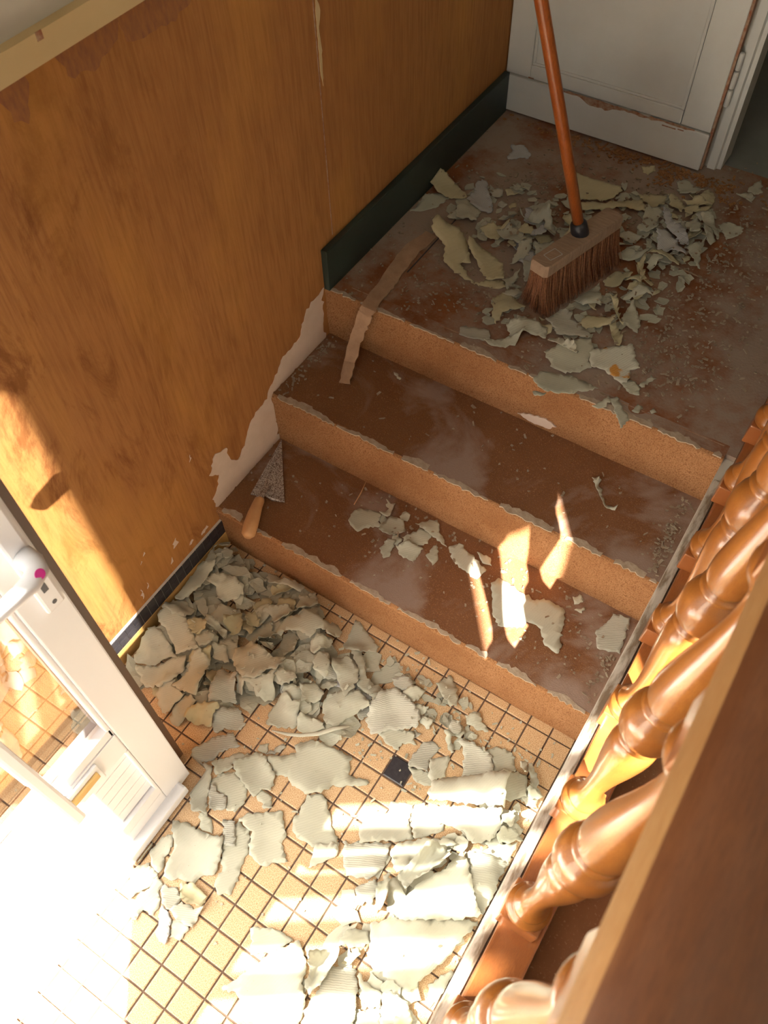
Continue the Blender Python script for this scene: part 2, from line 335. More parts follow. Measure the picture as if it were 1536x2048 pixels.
# window in the corridor wall
wf = struct(empty('window_1', (XR + .4, RY0, RZ0)))
for d in ((XR + .3, XR + .7, RY0, RY0 + .25, RZ0, RZ1), (XR + .3, XR + .7, RY1 - .25, RY1, RZ0, RZ1), (XR + .3, XR + .7, RY0, RY1, RZ0, RZ0 + .25), (XR + .3, XR + .7, RY0, RY1, RZ1 - .25, RZ1)):
    bbox('window_frame', 'pvc', d, wf)
# pane left out so the sun patches on the steps come brighter
# unseen window added so its bars throw stripes on the tiles
wf = struct(empty('stripe_window', (X0 - 1, WY0, WZ0)))
for d in ((X0 - 1, X0 - .6, WY0, WY0 + .25, WZ0, WZ1), (X0 - 1, X0 - .6, WY1 - .25, WY1, WZ0, WZ1), (X0 - 1, X0 - .6, WY0, WY1, WZ0, WZ0 + .25), (X0 - 1, X0 - .6, WY0, WY1, WZ1 - .25, WZ1)):
    bbox('window_frame', 'pvc', d, wf)
y = -1.92
while y > WY0:
    bbox('stripe_bar', 'pvc', (X0 - 1.0, X0 - .85, y - .52, y + .52, WZ0, WZ1), wf); y -= 1.95

# ---------------------------------------------------------------- white panelled door standing open against the back wall
d2 = struct(empty('door_2', (X0 + .1, YB, H3)))
LX, RX = X0 + .06, 2.72
bbox('door_panel', 'doorpaint', (-6.87, 1.2, YB + .22, YB + .5, 11.3, H3 + 36), d2)
bbox('stile', 'doorpaint', (LX, -6.87, YB + .06, YB + .6, H3 + 2.05, H3 + 37), d2, .05)
bbox('stile', 'doorpaint', (1.24, RX, YB + .06, YB + .6, H3 + 2.05, H3 + 37), d2, .05)
bbox('rail', 'doorpaint', (-6.87, 1.22, YB + .06, YB + .6, H3 + 2.05, 11.34), d2, .05)
bbox('moulding', 'doorpaint', (1.05, 1.22, YB + .10, YB + .4, 11.34, H3 + 36), d2, .05)
bbox('moulding', 'doorpaint', (-6.85, 1.06, YB + .14, YB + .4, 11.34, 11.46), d2, .04)
bbox('moulding', 'doorpaint', (-6.85, -6.70, YB + .12, YB + .4, 11.46, H3 + 36), d2, .04)
bbox('kick_board', 'doorpaint', (LX, RX + .03, YB - .06, YB + .62, H3 + .12, H3 + 2.0), d2, .06)
P = jag([Vector(q) for q in ((-5.6, 10.66), (-3.4, 10.68), (-1.0, 10.68), (2.0, 10.69), (2.0, 10.61), (.6, 10.58), (-.8, 10.50), (-1.6, 10.57), (-2.4, 10.36), (-3.4, 10.30), (-4.0, 10.55), (-5.6, 10.60))], .2, .025, ru)
V, F = slab([(q.x, q.y) for q in P], 0, .05)
obj('bared_streak', [(x, YB - .085 + .03 - z * .2, zz) for x, zz, z in V], F, 'bare', d2)
for xa, xb, za in ((.4, 1.1, 10.42), (1.2, 1.5, 10.45), (-6.9, -6.6, 10.75)):
    obj('bared_fleck', *box(xa, xb, YB - .075, YB - .05, za, za + .05), 'bare', d2)
bbox('door_edge', 'bare', (RX - .02, RX + .12, YB + .12, YB + .5, H3 + .15, H3 + 37), d2)
for z in (11.9, 12.75, 13.6):
    obj('hinge', *lathe([(.10, 0), (.13, .04), (.13, .74), (.10, .78)], 12, (RX + .22, YB + .42, z)), 'doorpaint', d2, True)
jb = struct(obj('trim_3', *slab([(2.96, YB + .62), (3.35, YB + .62), (3.42, YB + .78), (3.62, YB + .80), (3.62, YB + 2.3), (3.05, YB + 2.3), (2.96, YB + 2.3)], H3 + .0, H3 + 37), 'doorpaint'))

# ---------------------------------------------------------------- stairs
st = tag(empty('staircase', (X0, Y1, 0)), 'three wide steps covered in stripped brown felt backing up to the landing', 'stairs')
def step(y0, y1, z0, z1, m_top, seed):
    r = random.Random(seed)
    N = 90; xs = [X0 + (X1 - X0) * i / N for i in range(N + 1)]
    prof = [(0.0, z0 - .02), (0.0, z0 + .25), (-.02, (z0 + z1) / 2), (0.0, z1 - .32), (-.05, z1 - .14), (0.03, z1 - .04), (.16, z1 + .0)]
    V = []; F = []
    for i, x in enumerate(xs):
        for k, (dy, z) in enumerate(prof):
            nn = noise.noise(Vector((x * .9, z * 1.3, seed))) * .05 + noise.noise(Vector((x * 3.1, z * 4, seed + 9))) * .022
            V.append((x, y0 + dy + nn * (1 if 0 < k < 6 else .5), z + (nn * .4 if k > 3 else 0)))
    K = len(prof)
    for i in range(N):
        for k in range(K - 1): F.append((i * K + k, (i + 1) * K + k, (i + 1) * K + k + 1, i * K + k + 1))
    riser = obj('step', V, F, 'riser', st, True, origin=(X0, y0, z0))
    # tread
    V = []; F = []; Kt = 9
    for i, x in enumerate(xs):
        for k in range(Kt):
            t = k / (Kt - 1); y = y0 + .12 + (y1 - y0 - .08) * t
            V.append((x, y, z1 + .01 + noise.noise(Vector((x * .7, y * .7, seed))) * .03 * (1 if k else .3)))
    for i in range(N):
        for k in range(Kt - 1): F.append((i * Kt + k, (i + 1) * Kt + k, (i + 1) * Kt + k + 1, i * Kt + k + 1))
    obj('tread', V, F, m_top, riser, True, origin=(X0, y0, z1))
    # ragged grey glue line along the nosing
    x = X0 + .3
    while x < X1 - .3:
        ln = r.uniform(.7, 3.2); xe = min(x + ln, X1 - .1); wd = r.uniform(.10, .34)
        P = jag([Vector((x, y0 + .0)), Vector((xe, y0 + .0)), Vector((xe, y0 + wd * r.uniform(.3, 1))), Vector(((x + xe) / 2, y0 + wd * 1.2)), Vector((x, y0 + wd * .6))], .14, .035, r)
        V, F = slab([(q.x, q.y) for q in P], z1 - .02, z1 + .035)
        obj('nosing_strip', V, F, 'strip', riser, origin=(x, y0, z1)); x = xe + r.uniform(.0, .7)
    # fluff and dirt line at the foot of the riser
    return riser
step(Y1, Y2, 0, H1, 'tread', 1); step(Y2, Y3, H1, H2, 'tread', 2); step(Y3, Y3 + .7, H2, H3, 'landing', 3)
o = obj('stair_core', *box(X0, X1, Y1 + .15, Y2 + .2, -.05, H1 - .08), 'tread', st); box(0, 0, 0, 0, 0, 0)
obj('stair_core', *box(X0, X1, Y2 + .15, Y3 + .4, -.05, H2 - .08), 'tread', st)
P = jag([Vector(q) for q in ((1.7, 6.25), (2.2, 6.5), (3.0, 6.7), (3.5, 6.45), (3.2, 6.15), (2.4, 6.1))], .12, .04, ru)
V, F = slab([(q.x, q.y) for q in P], 0, .03); sm = [o_ for o_ in C.objects if o_.name.startswith('step')][2]
obj('plaster_smear', [(x, Y3 - .03 - z * 2, zz) for x, zz, z in V], F, 'plaster', sm)
# board joints in the landing
lj = [ob for ob in C.objects if ob.name == 'floor_landing'][0]
obj('board_joint', *box(-5.72, -5.66, 27.6, 33.5, H3 - .02, H3 + .008), 'black', lj)
obj('board_joint', *box(X0, 9.9, Y3 + .62, Y3 + .66, H3 - .02, H3 + .008), 'bare', lj)

# ---------------------------------------------------------------- balustrade
bal = tag(empty('balustrade', (11.0, 0, H3)), 'varnished turned wooden balustrade with thick handrail beside the steps', 'balustrade')
LEAN = 0.061
o = bbox('bottom_rail', 'rail', (10.5, 11.64, YF, 33, H3 - .03, H3 + .98), bal, .07)
half = [(.50, -6.73), (.57, -6.68), (.60, -6.5), (.57, -6.3), (.47, -6.22), (.45, -6.16), (.47, -6.12), (.45, -6.06), (.36, -5.92), (.30, -5.6), (.275, -5.2), (.28, -4.8), (.32, -4.2), (.39, -3.5), (.47, -2.8), (.53, -2.1), (.55, -1.65), (.535, -1.3), (.46, -1.10), (.40, -1.03),
        (.48, -.99), (.545, -.90), (.48, -.81), (.41, -.76), (.42, -.70), (.55, -.60), (.645, -.42), (.68, -.2), (.685, 0)]
prof = half + [(r, -z) for r, z in half[-2::-1]]
V, F = lathe(prof, 28)
bme = None
plinth_me = top_me = None
for n_ in range(-4, 9):
    y = 6.58 + 3.18 * n_; zc = 17.13
    if n_ == -4:
        b = obj('baluster', V, F, 'wood', bal, True); bme = b.data
        for pol in bme.polygons[-2:]: pol.use_smooth = False
    else:
        b = bpy.data.objects.new('baluster', bme); C.objects.link(b); b.parent = bal
    b.location = (Vector((11.35, y, zc)) - Vector((11.0, 0, H3))) * S
    b.rotation_euler = (0, math.atan(LEAN), 0)
    if plinth_me is None:
        q = obj('plinth', *box(-.545, .545, -.545, .545, -7.62, -6.70), 'rail', None); bevel(q, .05); plinth_me = q.data; q.parent = b; q.location = (0, 0, 0)
        q = obj('top_block', *box(-.53, .53, -.53, .53, 6.70, 8.0), 'rail', None); bevel(q, .05); top_me = q.data; q.parent = b; q.location = (0, 0, 0)
    else:
        for nm, me in (('plinth', plinth_me), ('top_block', top_me)):
            q = bpy.data.objects.new(nm, me); C.objects.link(q); q.parent = b
HX = 11.35 + LEAN * 8.2
hp = [(-.62, 24.75), (1.1, 24.75), (1.20, 25.0), (1.26, 25.35), (1.16, 25.75), (.85, 26.02), (.30, 26.14), (.0, 26.10), (-.26, 25.94), (-.50, 25.55), (-.66, 25.15)]
V = []; F = []; ys = [YF + .2 + 44 * k / 60 for k in range(61)]
for y in ys: V += [(HX + a, y, z) for a, z in hp]
K = len(hp)
for i in range(60):
    for k in range(K): F.append((i * K + k, i * K + (k + 1) % K, (i + 1) * K + (k + 1) % K, (i + 1) * K + k))
F += [tuple(range(K)), tuple(60 * K + k for k in range(K))[::-1]]
hr = obj('handrail', V, F, ['handrail', 'litside'], bal, True)
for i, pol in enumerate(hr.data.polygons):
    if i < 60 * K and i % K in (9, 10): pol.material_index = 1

# ---------------------------------------------------------------- open street door, white inside and brown outside
DX, DB = -2.55, -3.75           # inner and outer face
d1 = struct(empty('door_1', (DX, YF, 0)))
YE, YS, YI = 5.87, 4.60, -9.6   # free edge, inner edge of the lock stile, hinge stile edge
def leafpart(name, y0, y1, z0, z1, bev=.06):
    bbox(name, 'pvc', (DX - .75, DX, y0, y1, z0, z1), d1, bev); bbox(name + '_outer', 'pvcbrown', (DB, DX - .76, y0 + .0, y1 + .47 if y1 == YE else y1, z0, z1), d1)
leafpart('stile', YS, YE, .12, 42); leafpart('stile', YF + .1, YI, .12, 42)
leafpart('bottom_rail', YI, YS, .12, 1.4); leafpart('middle_rail', YI, YS, 6.25, 7.75); leafpart('top_rail', YI, YS, 40.6, 42)
bbox('edge_seal', 'pvcbrown', (DX - .80, DX - .62, YE - .02, YE + .10, .12, 42), d1)
bbox('edge_seal', 'seal', (DX - .5, DX - .42, YE - .02, YE + .03, .12, 42), d1)
for y0, y1, z0, z1 in ((YS - .16, YS, 7.75, 40.6), (YI, YI + .16, 7.75, 40.6), (YI, YS, 7.75, 8.25), (YI, YS, 40.3, 40.6)):
    bbox('glazing_bead', 'pvc', (DX - .35, DX - .04, y0, y1, z0, z1), d1, .05)
obj('pane', [(DX - .4, YI, 7.9), (DX - .4, YS, 7.9), (DX - .4, YS, 40.5), (DX - .4, YI, 40.5)], [(0, 1, 2, 3)], 'glass', d1)
for k in range(7):
    bbox('panel_board', 'pvc', (DX - .42, DX - .20, YI, YS, 1.42 + k * .69, 1.42 + k * .69 + .665), d1, .03)
bbox('panel_bead', 'pvc', (DX - .25, DX + .02, YS - .13, YS, 1.4, 6.25), d1, .04)
bbox('panel_bead', 'pvc', (DX - .25, DX + .02, YI, YS, 1.4, 2.1), d1, .1)
bbox('weather_bar', 'pvc', (DX - .1, DX + .42, YI, YE - .55, .05, .62), d1, .09)
ls = bbox('letter_slot', 'pvc', (DX - .02, DX + .12, .4, 3.55, 6.45, 7.6), d1, .05)
bbox('slot_flap', 'brass', (DX + .10, DX + .22, 2.0, 3.4, 7.0, 7.35), ls, .04)
pb = bbox('pull_bar', 'pvc', (DX + .50, DX + .90, 1.85, 2.25, 7.4, 14.4), d1, .1)
bbox('pull_bar_foot', 'pvc', (DX - .38, DX + .7, 1.95, 2.2, 7.5, 7.85), pb)
# lock plate, lever and keyhole
lp = bbox('lock_plate', 'pvc', (DX - .01, DX + .14, 5.16, 5.74, 15.3, 19.9), d1, .08)
obj('keyhole', *box(DX + .13, DX + .155, 5.36, 5.52, 16.15, 16.75), 'seal', lp)
obj('cylinder', *lathe([(.16, 0), (.16, .06)], 14, (DX + .12, 5.44, 16.75), (1, 0, 0)), 'seal', lp, True)
for z in (15.6, 19.6): obj('screw', *lathe([(.07, 0), (.07, .02)], 12, (DX + .135, 5.46, z), (1, 0, 0)), 'seal', lp)
def tube(path, rad, seg=12, flat=1.0):
    V = []; F = []
    for i, p_ in enumerate(path):
        a = Vector(path[max(0, i - 1)]); b = Vector(path[min(len(path) - 1, i + 1)]); t = (b - a).normalized(); u = t.orthogonal() if abs(t.z) > .95 else t.cross(Vector((0, 0, 1))).normalized(); v = t.cross(u)
        r = rad[i] if isinstance(rad, (list, tuple)) else rad
        for k in range(seg):
            an = 2 * math.pi * k / seg; V.append(Vector(p_) + u * math.cos(an) * r + v * math.sin(an) * r * flat)
    for i in range(len(path) - 1):
        for k in range(seg): j = (k + 1) % seg; F.append((i * seg + k, i * seg + j, (i + 1) * seg + j, (i + 1) * seg + k))
    F += [tuple(range(seg))[::-1], tuple((len(path) - 1) * seg + k for k in range(seg))]
    return V, F
lv = obj('lever', *tube([(DX + .1, 5.46, 17.75), (DX + .45, 5.46, 17.75), (DX + .72, 5.36, 17.76), (DX + .86, 5.05, 17.8), (DX + .88, 4.5, 17.85), (DX + .86, 3.7, 17.9), (DX + .80, 3.1, 17.9), (DX + .78, 3.0, 17.9)], [.30, .28, .27, .25, .22, .20, .18, .10], 14, .8), 'pvc', lp, True)
obj('sticker', *lathe([(.13, 0), (.13, .015)], 16, (DX + .95, 5.30, 17.93), (.85, .1, .5)), 'pink', lp)
bbox('lock_plate', 'pvcbrown', (DB - .14, DB, 5.16, 5.74, 15.3, 19.9), d1, .06)
obj('outer_lever', *tube([(DB - .1, 5.46, 17.5), (DB - .6, 5.46, 17.5), (DB - .8, 5.2, 17.5), (DB - .8, 4.3, 17.4), (DB - .78, 3.9, 17.35)], [.3, .28, .28, .26, .2], 12), 'pvcbrown', d1, True)

# ---------------------------------------------------------------- broom
ang = math.atan2(4.9, 1.35)
bd = Vector((math.cos(ang), math.sin(ang), 0)); bn = Vector((-bd.y, bd.x, 0)); bc = Vector((.83, 30.75, H3))
br = tag(empty('broom', bc), 'wooden push broom with brown coir bristles standing in the paper heap', 'broom')
def bp_(a, s_, z): return bc + bd * a + bn * s_ + Vector((0, 0, z))
V = []; F = []
outl = [(-2.5, -.36), (-2.36, -.48), (2.36, -.48), (2.5, -.36), (2.5, .36), (2.36, .48), (-2.36, .48), (-2.5, .36)]
for z, k in ((1.95, 1), (2.38, 1), (2.48, .93)): V += [bp_(a * (1 - (1 - k) * .25), s_ * k, z) for a, s_ in outl]
for l in range(2):
    for k in range(8): F.append((l * 8 + k, l * 8 + (k + 1) % 8, (l + 1) * 8 + (k + 1) % 8, (l + 1) * 8 + k))
F += [tuple(range(8))[::-1], tuple(16 + k for k in range(8))]
obj('broom_block', V, F, 'broomwood', br, origin=bc)
V = []; F = []; rb = random.Random(11)
for q in range(2400):
    a = rb.uniform(-2.42, 2.42); s_ = rb.uniform(-.44, .44)
    da = rb.gauss(0, .10) + a * .05; ds = rb.gauss(0, .08) + s_ * .75 - .08; zb = rb.uniform(.0, .18)
    p0, p1, p2 = bp_(a, s_, 1.98), bp_(a + da * .35, s_ + ds * .3, 1.0), bp_(a + da, s_ + ds, zb)
    r = .016; b0 = len(V); tw = rb.uniform(0, 6.28)
    for p_, rr in ((p0, r), (p1, r), (p2, r * .6)):
        for k in range(3): V.append(p_ + Vector((math.cos(tw + k * 2.094) * rr, math.sin(tw + k * 2.094) * rr, 0)))
    for l in range(2):
        for k in range(3): F.append((b0 + l * 3 + k, b0 + l * 3 + (k + 1) % 3, b0 + (l + 1) * 3 + (k + 1) % 3, b0 + (l + 1) * 3 + k))
o = obj('bristles', V, F, 'bristle', br, origin=bc); o['kind'] = 'stuff'
hs = bp_(.25, .12, 2.45); he = Vector((-1.55, 29.25, 20.5)); hd = (he - hs).normalized()
obj('socket', *tube([hs - hd * .35, hs + hd * .1, hs + hd * .5, hs + hd * .62], [.25, .27, .25, .19], 16), 'black', br, True, origin=bc)
obj('broom_handle', *tube([hs, hs + hd * 4, hs + hd * 9, hs + hd * 14, hs + hd * 22, hs + hd * 22.2], [.165, .17, .17, .165, .165, .11], 18), 'handle', br, True, origin=bc)
mk = [bp_(-2.0, -.22, 2.487), bp_(-1.35, -.30, 2.487), bp_(-1.30, .16, 2.487), bp_(-1.95, .2, 2.487)]
V = []; F = []
for k in range(4):
    a, b = mk[k], mk[(k + 1) % 4]; t = (b - a).normalized(); nn = Vector((-t.y, t.x, 0)) * .016; b0 = len(V)
    V += [a + nn, a - nn, b - nn, b + nn]; F.append((b0, b0 + 1, b0 + 2, b0 + 3))
obj('chalk_mark', V, F, 'paper_v', br, origin=bc)

# ---------------------------------------------------------------- trowel on the lowest step
tr_ = tag(empty('trowel', (-6.9, 17.3, H1)), 'pointed trowel with rust-speckled blade and pale wooden grip on the lowest step', 'trowel')
tri = [(-8.0, 20.04), (-7.36, 16.8), (-6.95, 16.95), (-6.72, 17.02), (-6.3, 17.05), (-5.79, 17.26)]
V, F = slab(tri, H1 + .10, H1 + .17); V = [(x, y, z + (.10 if i in (0, 6) else 0) + (.10 if i in (3, 9) else 0)) for i, (x, y, z) in enumerate(V)]
obj('blade', V, F, 'steel', tr_, origin=(-6.9, 17.3, H1))
obj('tang', *tube([(-6.78, 17.5, H1 + .26), (-6.72, 17.05, H1 + .40), (-6.66, 16.75, H1 + .55), (-6.62, 16.55, H1 + .52)], [.07, .10, .12, .10], 10), 'steel', tr_, True, origin=(-6.9, 17.3, H1))
hv = [(-6.66, 16.66, H1 + .48), (-6.63, 16.58, H1 + .48), (-6.55, 16.3, H1 + .47), (-6.38, 15.85, H1 + .45), (-6.18, 15.35, H1 + .42), (-6.0, 14.92, H1 + .38), (-5.93, 14.78, H1 + .37)]
obj('grip', *tube(hv, [.20, .23, .25, .30, .33, .30, .16], 16), 'lightwood', tr_, True, origin=(-6.9, 17.3, H1))
obj('ferrule', *tube([(-6.69, 16.74, H1 + .48), (-6.65, 16.6, H1 + .48)], [.17, .22], 14), 'steel', tr_, True, origin=(-6.9, 17.3, H1))

# ---------------------------------------------------------------- bent strip hanging over the landing edge
pts = [(-5.83, 22.47, H2 + .05), (-6.13, 23.4, H2 + .45), (-6.19, 24.01, H2 + 1.25), (-6.03, 24.26, H2 + 1.95), (-5.88, 24.42, H3 - .12), (-5.84, 24.60, H3 + .09), (-5.87, 24.90, H3 + .12), (-5.96, 25.66, H3 + .07), (-6.0, 26.42, H3 + .05), (-6.2, 27.72, H3 + .05), (-6.32, 29.11, H3 + .05), (-6.05, 30.36, H3 + .05)]
V = []; F = []; hw = [.24, .28, .31, .32, .33, .34, .35, .36, .38, .40, .40, .34]; rs = random.Random(2)
fine = []
for i in range(len(pts) - 1):
    for k in range(5):
        t = k / 5; fine.append((Vector(pts[i]).lerp(Vector(pts[i + 1]), t), hw[i] * (1 - t) + hw[i + 1] * t))
fine.append((Vector(pts[-1]), hw[-1]))
for i, (p_, h_) in enumerate(fine):
    a = fine[max(0, i - 1)][0]; b = fine[min(len(fine) - 1, i + 1)][0]; t = (b - a).normalized(); u = Vector((1, 0, 0)); u = (u - t * u.dot(t)).normalized(); nn = u.cross(t).normalized()
    if nn.z < 0: nn = -nn
    l_, r_ = h_ + rs.uniform(-.03, .03), h_ + rs.uniform(-.05, .05)
    V += [p_ - u * l_, p_ - u * l_ + nn * .06, p_ + nn * .065, p_ + u * r_ + nn * .06, p_ + u * r_]
for i in range(len(fine) - 1):
    for k in range(5): F.append((i * 5 + k, i * 5 + (k + 1) % 5, (i + 1) * 5 + (k + 1) % 5, (i + 1) * 5 + k))
F += [(0, 1, 2, 3, 4), tuple((len(fine) - 1) * 5 + k for k in range(5))[::-1]]
tag(obj('edging_strip', V, F, 'straphide', None, False, origin=(-6, 25, H3)), 'long bent brown edging strip drooping from the landing onto the step below', 'strip')

def tread_z(y0, z1, seed): return lambda x, y: z1 + .01 + noise.noise(Vector((x * .7, y * .7, seed))) * .03
